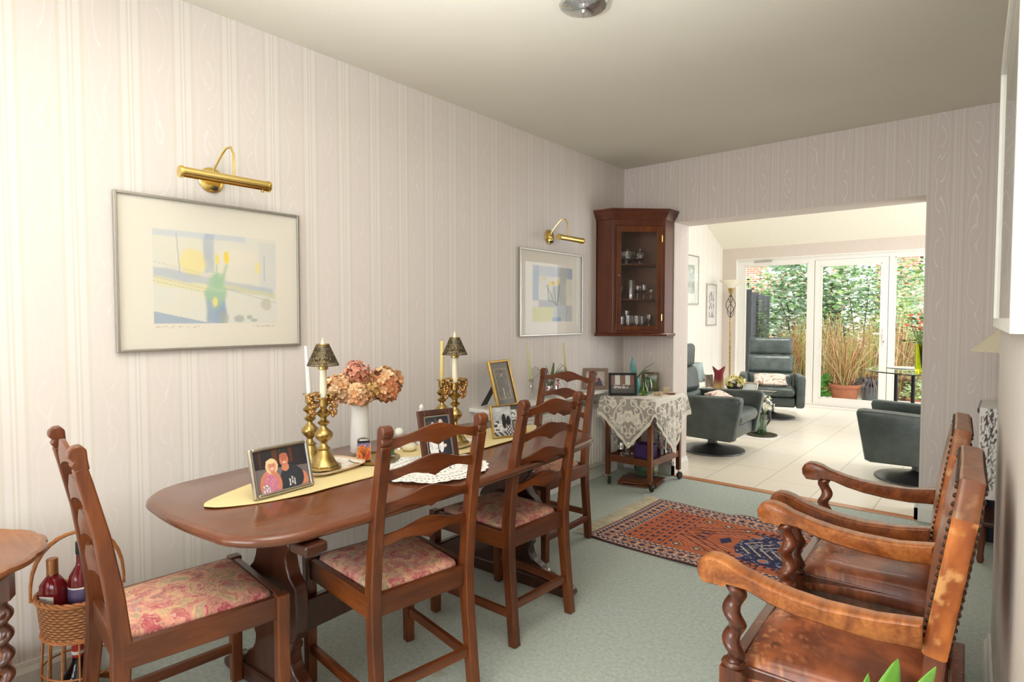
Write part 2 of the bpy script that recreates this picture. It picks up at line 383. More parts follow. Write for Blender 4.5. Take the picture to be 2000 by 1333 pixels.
# colour-attribute picture material
def attr_mat(name, rough=.6, coat=0.0, alpha=False):
    t = NT(name); a = t.n('ShaderNodeAttribute'); a.attribute_name = 'Col'
    if alpha: t.put(t.b.inputs['Alpha'], a.outputs['Alpha'])
    return t.fin(a.outputs['Color'], rough, 0, Coat_Weight=coat, Coat_Roughness=.05)
attr_mat('painted_print', .7); attr_mat('photo_print', .3, .3); attr_mat('woven_rug', .95); attr_mat('lace', .9, alpha=True); attr_mat('printed_cloth', .8)
attr_mat('foliage', .55); attr_mat('petals', .8); attr_mat('painted_tin', .35); attr_mat('worn_leather', .36, .12)
# brick
t = NT('house_brick'); v = t.coord(); x, y, z = t.xyz(v); br = t.n('ShaderNodeTexBrick'); t.put(br.inputs['Vector'], t.comb(x, z, 0.0))
br.inputs['Scale'].default_value = 1.0; br.inputs['Brick Width'].default_value = .225; br.inputs['Row Height'].default_value = .075; br.inputs['Mortar Size'].default_value = .01
br.inputs['Color1'].default_value = rgb(196, 110, 84); br.inputs['Color2'].default_value = rgb(214, 134, 104); br.inputs['Mortar'].default_value = rgb(214, 200, 186); t.fin(br.outputs['Color'], .9)
plain('patio_stone', rgb(202, 196, 184), .9, vary=.15, scale=8); plain('fence_dark', rgb(84, 88, 92), .9, vary=.15); plain('roof_tile', rgb(150, 92, 76), .9, vary=.2)
plain('branch_bark', rgb(84, 70, 60), .9, vary=.2); plain('stem_red_brown', rgb(150, 98, 66), .8, vary=.2); plain('stem_green', rgb(96, 118, 62), .7)
plain('marble_shade', rgb(238, 232, 212), .4, vary=.03); plain('lamp_shade_cream', rgb(230, 220, 192), .8, vary=.02); plain('lamp_shade_blue', rgb(168, 184, 184), .8, vary=.02)
plain('turquoise_glaze', rgb(96, 160, 156), .25, vary=.25, scale=12); plain('aloe_green', rgb(120, 140, 110), .6, vary=.2); plain('bright_leaf', rgb(104, 158, 58), .45, vary=.12, scale=8)
plain('bronze_leather_trim', rgb(60, 44, 34), .4, .5); plain('navy_box', rgb(44, 46, 62), .6); plain('lace_white_solid', rgb(226, 226, 224), .9)
plain('bottle_cap_gold', rgb(164, 112, 74), .35, .7); plain('bottle_dark_glass', rgb(24, 14, 18), .08, vary=.1); plain('bottle_red', rgb(112, 22, 28), .12, vary=.1)
plain('label_white', rgb(226, 222, 216), .6); plain('label_red', rgb(168, 36, 34), .5); plain('label_purple', rgb(84, 70, 110), .5); plain('label_ink', rgb(40, 36, 44), .6)
plain('cork_mat', rgb(128, 84, 58), .7, vary=.1); plain('cookie_wood', rgb(214, 186, 142), .7, vary=.1); plain('marble_candle', rgb(214, 196, 160), .6, vary=.2, scale=60)
# ------------------------------------------------------------------ room shell
YB, YB2, CZ = 4.558, 4.83, 2.567
OX0, OX1, OZ = .461, 2.142, 2.07
GX0, GX1, GY = -.96, 3.6, 9.39
struct(MB().span((-.15, -2.55, -.12), (3.1, 4.56, 0)).build('floor', 'sage_carpet', smooth=0), 'sage green carpet floor')
struct(MB().span((-1.15, 4.56, -.12), (3.8, 9.5, 0)).build('floor', 'cream_floor_tile', smooth=0), 'cream tiled floor of the garden room')
struct(MB().span((OX0, 4.53, -.12), (OX1, 4.602, .006)).build('trim_1', 'threshold_oak', smooth=0, bevel=.003), 'oak threshold strip between carpet and tiles')
struct(MB().span((-.15, -2.4, CZ), (3.1, YB, CZ + .12)).build('ceiling', 'ceiling_paint', smooth=0), 'painted dining room ceiling')
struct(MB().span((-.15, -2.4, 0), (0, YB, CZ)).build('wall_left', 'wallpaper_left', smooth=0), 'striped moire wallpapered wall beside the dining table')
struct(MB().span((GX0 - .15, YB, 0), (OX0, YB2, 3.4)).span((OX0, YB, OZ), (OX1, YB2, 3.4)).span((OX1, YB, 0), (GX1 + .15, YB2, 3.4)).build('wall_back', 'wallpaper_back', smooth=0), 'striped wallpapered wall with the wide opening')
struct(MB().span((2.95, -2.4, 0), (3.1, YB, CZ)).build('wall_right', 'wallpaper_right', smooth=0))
chim = [(2.54, 2.82), (2.614, .92), (2.95, .92), (2.95, 2.82)]
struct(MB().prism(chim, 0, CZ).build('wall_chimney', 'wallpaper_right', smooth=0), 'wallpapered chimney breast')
struct(MB().span((-.15, -2.55, 0), (.2, -2.4, CZ)).span((2.5, -2.55, 0), (3.1, -2.4, CZ)).span((.2, -2.55, 0), (2.5, -2.4, .6)).span((.2, -2.55, 2.3), (2.5, -2.4, CZ)).build('wall_front', 'wallpaper_right', smooth=0))
m = MB()
for x in (.23, .98, 1.72, 2.47): m.box((x, -2.48, 1.45), (.06, .07, 1.7))
for z in (.63, 1.8, 2.27): m.box((1.35, -2.48, z), (2.3, .07, .06))
struct(m.build('window_3', 'upvc_white', smooth=0))
def skirt(name, pts, h=.115, t=.02):
    m = MB(); prof = [(0, 0), (t, 0), (t, h * .72), (t * .55, h * .86), (t * .4, h), (0, h)]
    for i in range(len(pts) - 1):
        a, b = Vector(pts[i]), Vector(pts[i + 1]); d = (b - a).normalized(); nrm = Vector((d.y, -d.x))
        a2 = a - d * (t if i else 0); b2 = b + d * (t if i < len(pts) - 2 else 0)
        m.loft([[(q.x + nrm.x * o, q.y + nrm.y * o, z) for o, z in prof] for q in (a2, b2)])
    return struct(m.build(name, 'white_gloss_paint', smooth=0))
skirt('baseboard_left', [(0, -2.4), (0, YB)])
skirt('baseboard_back', [(0, YB), (OX0, YB), (OX0, YB2)])
skirt('baseboard_right', [(2.54, 2.82), (2.614, .92)])
skirt('baseboard_alcove', [(OX1, YB2), (OX1, YB), (2.95, YB), (2.95, 2.82)])
# garden room
struct(MB().span((GX0 - .15, YB2, 0), (GX0, GY, 3.4)).build('wall_garden_left', 'wallpaper_garden_room', smooth=0), 'pale striped garden room wall')
struct(MB().span((GX1, YB2, 0), (GX1 + .15, 5.2, 3.4)).span((GX1, 8.9, 0), (GX1 + .15, GY, 3.4)).span((GX1, 5.2, 0), (GX1 + .15, 8.9, .15)).span((GX1, 5.2, 2.3), (GX1 + .15, 8.9, 3.4)).build('wall_garden_right', 'garden_room_wall_paint', smooth=0))
WX0, WX1, WZ = -.747, 2.6, 2.2
struct(MB().span((GX0 - .15, GY, 0), (WX0, GY + .22, 3.4)).span((WX0, GY, WZ), (WX1, GY + .22, 3.4)).span((WX1, GY, 0), (GX1 + .15, GY + .22, 3.4)).span((WX0, GY + .02, -.1), (WX1, GY + .22, .03)).build('wall_garden_far', 'garden_room_wall_paint', smooth=0), 'pinkish grey wall around the garden window')
s0, y1 = (GX0, GY, 2.375), 7.4
m = MB()
m.add([(GX0, GY, 2.375), (GX1, GY, 2.375), (GX1, 7.4, 3.29), (GX0, 7.4, 3.29), (GX0, GY, 2.5), (GX1, GY, 2.5), (GX1, 7.4, 3.4), (GX0, 7.4, 3.4)],
      [(0, 1, 2, 3), (4, 7, 6, 5), (0, 4, 5, 1), (1, 5, 6, 2), (3, 2, 6, 7), (0, 3, 7, 4)])
m.span((GX0, YB2, 3.29), (.4, 7.4, 3.4)); m.span((2.0, YB2, 3.29), (GX1, 7.4, 3.4)); m.span((.4, YB2, 3.29), (2.0, 6.0, 3.4)); m.span((.4, 7.2, 3.29), (2.0, 7.4, 3.4))
struct(m.build('ceiling', 'garden_room_ceiling_paint', smooth=0), 'cream sloping ceiling of the garden room')
# garden windows and door
WY = GY + .10
def wbar(m, x0, x1, z0, z1, d=.07): m.span((x0, WY - d / 2, z0), (x1, WY + d / 2, z1))
def glazed(name, x0, x1, z0, z1, ix0, ix1, iz0, iz1, d=.07, par=None):
    m = MB(); wbar(m, x0, ix0, z0, z1, d); wbar(m, ix1, x1, z0, z1, d); wbar(m, ix0, ix1, z0, iz0, d); wbar(m, ix0, ix1, iz1, z1, d)
    # glazing bead
    for a in (((ix0, WY - d / 2 - .004, iz0), (ix0 + .014, WY, iz1)), ((ix1 - .014, WY - d / 2 - .004, iz0), (ix1, WY, iz1)), ((ix0, WY - d / 2 - .004, iz0), (ix1, WY, iz0 + .014)), ((ix0, WY - d / 2 - .004, iz1 - .014), (ix1, WY, iz1))): m.span(*a)
    o = struct(m.build(name, 'upvc_white', smooth=0, bevel=.002))
    g = MB().span((ix0, WY - .006, iz0), (ix1, WY + .006, iz1)).build('pane', 'window_pane_glass', o, smooth=0)
    return o
w1 = glazed('window_1', WX0, .362, .03, WZ, -.63, .28, .16, 2.10); w1['label'] = 'tall fixed garden window beside the green armchair'
MB().box((-.36, WY - .045, 2.155), (.26, .02, .018)).build('trickle_vent', 'silver_thin_frame', w1, smooth=0, bevel=.003)
w2 = glazed('window_2', 1.289, WX1, .03, WZ, 1.357, WX1 - .1, .16, 2.12); w2['label'] = 'right hand fixed garden window'
m = MB(); wbar(m, .362, 1.289, 2.13, WZ); wbar(m, .362, 1.289, .0, .045); o = struct(m.build('trim_2', 'upvc_white', smooth=0, bevel=.002))
d1 = glazed('door_1', .370, 1.281, .045, 2.128, .452, 1.204, .13, 2.045, .062); d1['label'] = 'white glazed garden door with lever handle'
h = MB().box((1.243, WY - .042, 1.03), (.03, .016, .24)).build('handle_plate', 'upvc_white', d1, smooth=0, bevel=.004)
MB().tube([(1.243, WY - .05, 1.08), (1.243, WY - .085, 1.08), (1.21, WY - .09, 1.08), (1.12, WY - .088, 1.076)], .011, 8).build('lever', 'upvc_white', h)
MB().box((1.243, WY - .052, .97), (.009, .004, .022)).build('keyhole', 'black_plastic', h, smooth=0)
struct(MB().span((WX0 - .03, GY - .045, -.0), (WX1, GY + .03, .022)).build('trim_3', 'upvc_white', smooth=0, bevel=.004), 'white sill at the foot of the garden door')
struct(MB().span((WX0, GY, WZ - .012), (WX1, WY - .035, WZ)).span((WX0, GY - .006, 0), (WX0 + .012, WY - .035, WZ)).build('trim_4', 'white_gloss_paint', smooth=0))
# side glazing of the garden room
m = MB()
for y in (5.23, 6.45, 7.65, 8.87): m.box((GX1 + .07, y, 1.22), (.06, .06, 2.15))
for z in (.18, 2.27): m.box((GX1 + .07, 7.05, z), (.06, 3.7, .06))
struct(m.build('window_4', 'upvc_white', smooth=0))
# ------------------------------------------------------------------ trestle dining table
def sup(hx, hy0, hym, rc, n=10):   # refectory top outline: bowed long sides, rounded corners (x = width, y = length)
    L = .925; pts = []
    def side(t):  # half width at |y|
        return hym - (hym - hy0) * abs(t) ** 2.0
    ys = [(-1 + 2 * i / 24) * (L - rc) for i in range(25)]
    right = [(side(y / L), y) for y in ys]
    cx = side((L - rc) / L) - rc; cor = [(cx + rc * cos(a), (L - rc) + rc * sin(a)) for a in [PI / 2 * i / n for i in range(1, n)]]
    end = [((cx) * (1 - 2 * i / 12), L + .012 * (1 - (1 - 2 * i / 12) ** 2)) for i in range(13)]
    top = right + cor + end
    topl = [(-x, y) for x, y in (cor)][::-1]
    left = [(-x, y) for x, y in right][::-1]
    cor2 = [(-x, -y) for x, y in cor]; end2 = [(-x, -y) for x, y in end]; cor3 = [(x, -y) for x, y in cor][::-1]
    return right + cor + end + topl + left + cor2 + end2 + cor3
def scale_out(o, d):
    r = []
    for x, y in o:
        l = math.hypot(x, y); r.append((x * (1 - d / max(abs(x), .1) * abs(x) / l) if 0 else x - d * x / l * 1.0, y - d * y / l))
    return r
TZ = .72
table = thing('trestle_dining_table', 'long dark mahogany trestle dining table with bowed edges and shaped ends', 'table', (.700, 1.60, 0), math.radians(2.2))
o0 = sup(0, .365, .436, .20)
m = MB(); rings = []
for d, z in ((.03, TZ - .034), (.008, TZ - .030), (0, TZ - .020), (.002, TZ - .010), (.012, TZ - .002), (.022, TZ)):
    rings.append([(x, y, z) for x, y in scale_out(o0, d)])
m.loft(rings); m.build('tabletop', 'table_mahogany', table, smooth=50)
# vase shaped plank supports, feet with scroll toes, stretcher, bearers
prof = [(.045, .27), (.055, .285), (.068, .285), (.078, .265), (.083, .24), (.095, .215), (.11, .205), (.118, .185), (.13, .16), (.155, .14), (.185, .132), (.20, .145), (.215, .15), (.225, .135), (.235, .165), (.26, .185), (.33, .192), (.40, .185), (.425, .17), (.445, .14), (.475, .122), (.505, .112), (.52, .118), (.535, .138), (.55, .14), (.565, .125), (.60, .115), (.665, .112)]
def hw(z):
    for (z0, w0), (z1, w1) in zip(prof, prof[1:]):
        if z0 <= z <= z1: return w0 + (w1 - w0) * (z - z0) / max(1e-6, z1 - z0)
    return prof[-1][1]
for yy, in ((-.585,), (.64,)):
    zs = [.045 + .615 * i / 90 for i in range(91)]
    ko, kx = (.80, -.058) if yy < 0 else (.98, 0.0)
    out = [(hw(z) * ko + kx, z) for z in zs] + [(-hw(z) * ko + kx, z) for z in reversed(zs)]
    MB().prism(out, yy - .024, yy + .024, 'Y').build('support_plank', 'dark_mahogany', table, smooth=30, bevel=.005)
    # foot: long low profile along x with scroll ends
    half = [(0, .062), (.20, .060), (.30, .052), (.345, .046), (.37, .034), (.375, .018), (.368, .004), (.35, .0)]
    f = MB().prism(half + [(-x, z) for x, z in reversed(half) if x > 0], yy - .036, yy + .036, 'Y').build('foot', 'dark_mahogany', table, smooth=30, bevel=.006)
    for sx in (-1, 1): MB().lathe([(.0001, 0), (.011, .001), (.013, .004), (.008, .009), (.0001, .010)], (0, 0, 0), 12).build('screw_cap', 'silver_frame', f, loc=(sx * .228, yy, .090), rot=(0, sx * math.radians(50), 0))
    MB().beam([(-.25, yy, .67), (.24, yy, .67)], .07, .035).build('bearer', 'dark_mahogany', table, smooth=0, bevel=.006)
MB().box((0, .0275, .27), (.03, 1.19, .11)).build('stretcher', 'dark_mahogany', table, smooth=0, bevel=.005)
MB().box((.365, -.735, .665), (.08, .07, .03)).build('leaf_stop', 'dark_mahogany', table, smooth=0, bevel=.006)

# ------------------------------------------------------------------ ladder back chairs
def ladder_chair(label, group):
    r = thing('ladder_back_chair', label, 'chair', group=group)
    W = .179
    for s in (-1, 1):
        # back post : bent, rectangular, with scroll knuckle at the top
        pts = [(s * (W + .004), -.238, 0), (s * (W + .002), -.222, .15), (s * W, -.205, .33), (s * W, -.200, .45), (s * (W), -.212, .58), (s * W, -.236, .74), (s * W, -.268, .885), (s * W, -.278, .925)]
        m = MB().beam(pts, [.036] * 8, [.036, .038, .042, .046, .042, .036, .032, .031], up=(0, 1, 0))
        m2 = [(-.287, .92), (-.299, .935), (-.292, .945), (-.303, .956), (-.303, .970), (-.292, .982), (-.276, .984), (-.264, .972), (-.262, .945), (-.258, .92)]
        m.prism(m2, s * W - .018, s * W + .018, 'X')
        m.build('back_post', 'mahogany_Z', r, smooth=30, bevel=.004)
        MB().beam([(s * .203, .213, 0), (s * .203, .213, .25), (s * .203, .213, .455)], [.034, .038, .04], [.034, .038, .04], up=(0, 1, 0)).build('front_leg', 'mahogany_Z', r, smooth=0, bevel=.004)
        MB().beam([(s * .186, -.20, .415), (s * .200, .20, .415)], .022, .07).build('side_rail', 'mahogany_Y', r, smooth=0, bevel=.003)
        MB().beam([(s * .186, -.215, .125), (s * .202, .205, .125)], .02, .032).build('side_stretcher', 'mahogany_Y', r, smooth=0, bevel=.003)
    MB().box((0, .213, .415), (.37, .022, .07)).build('front_rail', 'mahogany_X', r, smooth=0, bevel=.003)
    MB().box((0, -.200, .415), (.34, .022, .07)).build('back_rail', 'mahogany_X', r, smooth=0, bevel=.003)
    MB().box((0, -.222, .155), (.34, .018, .034)).build('back_stretcher', 'mahogany_X', r, smooth=0, bevel=.003)
    for zc, yc in ((.925, -.268), (.825, -.248), (.722, -.228), (.618, -.214)):
        n = 28; rows = []
        for i in range(n + 1):
            u = -1 + 2 * i / n; a = abs(u); x = u * (W - .01)
            top = .015 + .032 * math.exp(-(u / .52) ** 2) ** 1.0
            bot = -.018 + .016 * math.exp(-((a - .50) / .30) ** 2) + .006 * math.exp(-(u / .5) ** 2) - .009 * math.exp(-(a / .09) ** 2)
            y = yc - .020 * (1 - u * u)
            rows.append([(x, y - .007, zc + bot), (x, y + .007, zc + bot), (x, y + .005, zc + top), (x, y - .005, zc + top)])
        MB().loft(rows).build('slat', 'mahogany_X', r, smooth=40)
    # drop-in seat pad
    m = MB(); rings = []
    def rr(hx0, hx1, y0, y1, z, k=5, rad=.03):
        pts = []
        for cx, cy, a0 in ((hx1 - rad, y1 - rad, 0), (-hx1 + rad, y1 - rad, 90), (-hx0 + rad, y0 + rad, 180), (hx0 - rad, y0 + rad, 270)):
            for i in range(k + 1): a = math.radians(a0 + 90 * i / k); pts.append((cx + rad * cos(a), cy + rad * sin(a), z))
        return pts
    for d, z in ((.004, .430), (0, .446), (.004, .456), (.018, .464), (.05, .472), (.09, .4775), (.125, .479)):
        rings.append(rr(.163 - d, .186 - d, -.183 + d, .198 - d, z))
    m.loft(rings); m.build('seat_pad', 'floral_tapestry', r, smooth=180)
    return r
CG = None
chairA = ladder_chair('ladder back chair at the near table end beside the wicker basket', CG)
chairA.location = (.654, .722, 0); chairA.rotation_euler = (0, 0, math.radians(-6))
chairB = copy_thing(chairA, (.925, 1.295, 0), math.radians(82), 'nearer of the two ladder back chairs standing along the table front', CG)
chairC = copy_thing(chairA, (.868, 1.955, 0), math.radians(88), 'farther of the two ladder back chairs standing along the table front', CG)
chairD = copy_thing(chairA, (.505, 2.70, 0), math.radians(180), 'ladder back chair tucked under the far table end by the radiator', CG)

# ------------------------------------------------------------------ barley twist carver armchairs
def twist(m, x, y, z0, z1, r=.026, turns=2.6, hand=1):
    n = 60; seg = 20; rings = []
    L = z1 - z0
    for i in range(n + 1):
        t = i / n; z = z0 + L * t
        ease = smoothstep(0, .08, t) * smoothstep(0, .08, 1 - t)
        ring = []
        for k in range(seg):
            a = 2 * PI * k / seg; tw = a - hand * 2 * PI * turns * t
            rr = r * .84
            off = r * .30 * ease
            px = x + off * cos(hand * 2 * PI * turns * t) + rr * cos(a); py = y + off * sin(hand * 2 * PI * turns * t) + rr * sin(a)
            ring.append((px, py, z))
        rings.append(ring)
    m.loft(rings)
def collar(m, x, y, z, r, h=.02): m.lathe([(r * .7, 0), (r, h * .2), (r * 1.1, h * .5), (r, h * .8), (r * .7, h)], (x, y, z), 20)
def leather(u, v, worn, seed):
    n = fbm(u * 6, v * 6, seed, 4); f = fbm(u * 30, v * 30, seed + 5, 3); c = mixc(rgb(112, 56, 34), rgb(168, 92, 54), smoothstep(.3, .7, n))
    s = smoothstep(.60, .68, fbm(u * 44, v * 58, seed + 9, 4)) * worn(u, v); c = mixc(c, rgb(206, 142, 92), s * .8)
    s = smoothstep(.70, .76, fbm(u * 16, v * 20, seed + 13, 2)) * worn(u, v); c = mixc(c, rgb(48, 28, 24), s * .7)
    return c
def carver(label, arm_mat, seed):
    r = thing('barley_twist_armchair', label, 'armchair', group=None)
    hw_ = .275
    for s in (-1, 1):
        x = s * hw_
        # arm: shaped side profile with a drooping scroll at the front (front = +y)
        ap = [(-.185, .655), (-.10, .642), (.0, .640), (.07, .646), (.13, .657), (.19, .673), (.235, .686), (.268, .693), (.292, .692), (.310, .682), (.319, .664), (.317, .645), (.305, .630), (.286, .622), (.266, .622), (.250, .630), (.240, .640),
              (.215, .641), (.17, .628), (.12, .612), (.06, .600), (-.02, .592), (-.10, .590), (-.185, .598)]
        cy_, cz_ = .06, .64; rings = []
        for q, d in ((-1, .006), (-.82, .001), (-.6, 0), (.6, 0), (.82, .001), (1, .006)):
            rings.append([(x - s * .006 * (y < 0) + q * (.030 - .006 * (y < 0)), y - d * (1 if y > cy_ else -1) * (abs(y - cy_) > .2), z - d * (1 if z > .628 else -1)) for y, z in [(y_ - .024 * smoothstep(.20, .25, y_), z_) for y_, z_ in ap]])
        MB().loft(rings).build('arm', arm_mat, r, smooth=40)
        m = MB(); twist(m, x, .205, .43, .635, hand=s); collar(m, x, .205, .415, .028); collar(m, x, .205, .628, .026, .016)
        m.build('arm_column', 'oak_column', r, smooth=60)
        m = MB(); m.box((x, .205, .345), (.055, .055, .15)); twist(m, x, .205, .10, .265, hand=s); m.lathe([(.03, 0), (.034, .02), (.03, .04), (.022, .055), (.022, .10)], (x, .205, 0), 16)
        m.build('front_leg', 'oak_column', r, smooth=40)
        # back post
        MB().beam([(s * .235, -.245, 0), (s * .235, -.200, .30), (s * .235, -.200, .50), (s * .235, -.214, .66), (s * .235, -.240, .86)], .038, .04, up=(0, 1, 0)).build('back_post', 'oak_column', r, smooth=30, bevel=.004)
        MB().beam([(s * .226, -.20, .372), (s * .232, .20, .372)], .028, .075).build('seat_rail', 'oak_column', r, smooth=0, bevel=.004)
        MB().beam([(s * .245, -.24, .15), (s * .272, .20, .15)], .024, .03).build('stretcher', 'oak_column', r, smooth=0, bevel=.004)
    MB().box((0, .215, .38), (.50, .03, .07)).build('front_rail', 'oak_column', r, smooth=0, bevel=.004)
    MB().box((0, -.245, .375), (.44, .03, .075)).build('rear_rail', 'oak_column', r, smooth=0, bevel=.004)
    MB().box((0, .205, .13), (.50, .024, .05)).build('front_stretcher', 'oak_column', r, smooth=0, bevel=.004)
    # leather seat
    nx = ny = 56
    def sf(u, v):
        wd = .250; x = (u * 2 - 1) * wd; y = -.225 + .425 * v
        e = (1 - abs(u * 2 - 1) ** 5) * (1 - abs(v * 2 - 1) ** 5)
        drop = .045 * smoothstep(.90, 1.0, abs(u * 2 - 1)); return (x, y, .408 - drop + .045 * e ** .6 + .004 * sin(9 * u + 4 * v))
    worn = lambda u, v: 1.0 * smoothstep(.45, 1.0, v) + .10
    m = MB().grid(nx, ny, sf, lambda u, v: leather(u, v, worn, seed)); m.build('leather_seat', 'worn_leather', r, smooth=180, solid=.006)
    # leather back panel, leaning, with shouldered top and studs
    R = Matrix.Translation((0, -.205, .575)) @ Matrix.Rotation(math.radians(8.5), 4, 'X')
    H = .385; Wb = .262
    def outline(d=0):
        return [(-Wb + d, 0 + d), (Wb - d, 0 + d), (Wb - d, H - .075 - d * .4), (Wb - .05 - d * .5, H - d), (-Wb + .05 + d * .5, H - d), (-Wb + d, H - .075 - d * .4)]
    th = .046
    m = MB(); m.M = R
    rings = []
    for d, y in ((.012, -th / 2), (0, -th / 2 + .008), (0, th / 2 - .008), (.012, th / 2)):
        rings.append([(a, y, b) for a, b in outline(d)])
    # dense colour grid on edges: subdivide by building side strips as grids
    ol = outline(0); k = len(ol)
    for i in range(k):
        a, b = ol[i], ol[(i + 1) % k]; L = math.hypot(b[0] - a[0], b[1] - a[1]); nn = max(3, int(L / .006))
        def fn(u, v, a=a, b=b):
            yy = -th / 2 + th * v; e = 1 - abs(v * 2 - 1) ** 6
            cx, cz = 0, H / 2; px = a[0] + (b[0] - a[0]) * u; pz = a[1] + (b[1] - a[1]) * u; l = math.hypot(px - cx, pz - cz)
            k2 = 1 - .006 * (1 - e) / l; return (cx + (px - cx) * k2, yy, cz + (pz - cz) * k2)
        def cf(u, v, i=i, L=L):
            n = fbm(u * L * 14 + i * 7, v * 1.2, seed + 3, 4); f = fbm(u * L * 34 + i * 7, v * 2.2, seed + 7, 4)
            c = mixc(rgb(148, 76, 32), rgb(200, 116, 52), smoothstep(.3, .7, n)); c = mixc(c, rgb(232, 176, 110), smoothstep(.60, .74, f) * .6 + (.5 if (v < .06 or v > .94) else 0) * smoothstep(.4, .6, f))
            if i in (2, 3, 4): c = mixc(c, rgb(92, 58, 44), .72)
            return c
        m.grid(nn, 14, fn, cf)
    for side in (-1, 1):
        def ff(u, v, side=side):
            z = H * v; top = 1.0
            w = Wb if z < H - .075 else Wb - .05 * (z - (H - .075)) / .075
            bul = .012 * (1 - (2 * u - 1) ** 4) * (1 - (2 * v - 1) ** 4)
            return ((u * 2 - 1) * (w - .004), side * (th / 2 + bul), .004 + (H - .008) * v)
        m.grid(30, 24, ff, lambda u, v: mixc(leather(u * .5 + 2, v * .5, lambda a, b: .1, seed + 20), rgb(150, 120, 100), .25))
    back = m.build('leather_back', 'worn_leather', r, smooth=60)
    for side in (-1, 1):
        m = MB(); m.M = R
        oo = outline(.012); k = len(oo)
        for i in range(k):
            a, b = oo[i], oo[(i + 1) % k]; L = math.hypot(b[0] - a[0], b[1] - a[1]); nn = int(L / .0165)
            for j in range(nn):
                t = (j + .5) / nn; m.sphere((a[0] + (b[0] - a[0]) * t, side * (th / 2 + .001), a[1] + (b[1] - a[1]) * t), .0058, 6, 4)
        m.build('stud_trim', 'bronze_leather_trim', back)
    return r
arm1 = carver('nearest oak barley twist armchair with orange worn leather edge and scuffed seat', 'oak_worn', 3)
arm1.location = (2.246, 1.772, 0); arm1.rotation_euler = (0, 0, math.radians(90 + 2.5))
arm2 = carver('oak barley twist leather armchair standing beyond its twin, nearer the tiled floor', 'oak_dark', 17)
arm2.location = (2.205, 2.455, 0); arm2.rotation_euler = (0, 0, math.radians(90 + 3)); arm2.scale = (.96, .96, 1.0)

# ------------------------------------------------------------------ rug
def rug_col(u, v):      # u along the length (0 fringe end), v across
    L, Wd = 1.45, .92; x = u * L; y = v * Wd; e = min(x, y, L - x, Wd - y)
    navy, rust, cream, dark, pale = rgb(38, 40, 78), rgb(176, 92, 58), rgb(214, 190, 168), rgb(70, 40, 44), rgb(196, 150, 128)
    al = x if (y == e or Wd - y == e) else y
    def stars(p, d, cell, c0, c1, c2):
        a = (p / cell) % 1 - .5; b = d; rr = math.hypot(a, b); an = math.atan2(b, a)
        if rr < .30 + .12 * cos(8 * an): return c1
        if abs(abs(a) - .5) < .10: return c2
        return c0
    if e < .008: return dark
    if e < .022: return pale if int(al / .012) % 2 else rgb(120, 90, 100)
    if e < .052:
        t = (e - .022) / .03; return navy if (sin(al * 2 * PI / .034) * .32 + .5 - t) ** 2 < .06 or (int(al / .017) % 2 and .25 < t < .8) else cream
    if e < .058: return rust
    if e < .112:
        t = (e - .058) / .054 - .5; return stars(al, t, .058, pale, navy, rgb(186, 120, 90) if int(al / .02) % 2 else cream)
    if e < .118: return rust
    if e < .148:
        t = (e - .118) / .03; return navy if (sin(al * 2 * PI / .034 + 2) * .32 + .5 - t) ** 2 < .06 or (int(al / .017) % 2 and .25 < t < .8) else cream
    if e < .158: return rgb(190, 116, 84)
    # field
    fx, fy = x - .158, y - .158; FW = Wd - .316; FL = L - .316; cy = abs(fy - FW / 2)
    base = mixc(rust, rgb(196, 108, 70), fbm(x * 20, y * 20, 2))
    if fx < .26:
        a = (fx / .058) % 1; b = ((fy + (.03 if int(fx / .058) % 2 else 0)) / .066) % 1
        if .3 < a < .62 and .15 < b < .62 - .2 * (a - .3): return navy
        if abs(a - .85) < .05 and .1 < b < .8: return dark
        return base
    if fx < .56:
        t = (fx - .26) * 1.2; h = cy - .02 - t * .55
        if abs(h) < .006 or abs(h - .06) < .005 or abs(h + .05) < .004: return dark
        if cy < .09 and t < .18: 
            return (rgb(120, 60, 44) if abs(cy - .07) < .006 or abs(t - .16) < .006 or abs(t - .09) < .005 else (navy if abs(cy - .03) < .012 and abs(t - .12) < .03 else base))
        if cy > .17:
            dd = abs(((fx) / .12) % 1 - .5) * .12 + abs(cy - .235); 
            if dd < .016: return cream
            if dd < .03: return dark
            if dd < .045: return rgb(206, 130, 90)
            if dd < .052: return dark
            return base
        if cy > .09: return rgb(214, 132, 92) if int((fy + fx * .3) / .014) % 2 else rgb(150, 70, 48)
        if t > .22 and abs(t - .28) + cy * .7 < .045: return navy
        return base
    t = fx - .56
    inside = t > abs(cy - 0) * .42 - .02 and cy < .23
    if inside:
        if abs(t - .30) < .004 or cy > .223: return rust
        ve = (t * 1.0 - cy * .9) % .062
        if cy < .11 and ve < .012 and t > .03: return cream
        q = math.hypot(((t) % .13) - .065, cy - .165)
        if q < .02: return rgb(200, 110, 74)
        if q < .028: return rgb(150, 150, 170)
        n = fbm(x * 70, y * 70, 8); return rgb(150, 150, 176) if n > .66 else navy
    if abs(cy - .235) < .02 and int(t / .02) % 2: return navy
    return base if fbm(x * 60, y * 60, 5) < .62 else dark
def rug_pt(u, v):
    x = u * 1.45; y = v * .92
    w = .006 * sin(x * 7.5 + .5) * smoothstep(.6, 1, v) + .005 * sin(x * 9 + 2) * smoothstep(.4, 0, v) + .0035 * sin(x * 5) * sin(y * 6)
    z = .006 + max(0, w) + .020 * smoothstep(.88, 1, v) * max(0, sin((x - .50) * 12)) * (.4 < x < 1.05)
    return (x, y + .010 * sin(x * 6) * (v - .5), z)
rug = thing('persian_rug', 'small red and navy patterned prayer rug with cream fringe on the carpet', 'rug', (.675, 2.945, 0), math.radians(-1.2))
MB().grid(348, 220, rug_pt, rug_col).build('woven_field', 'woven_rug', rug, smooth=180, solid=.005)
random.seed(5); m = MB()
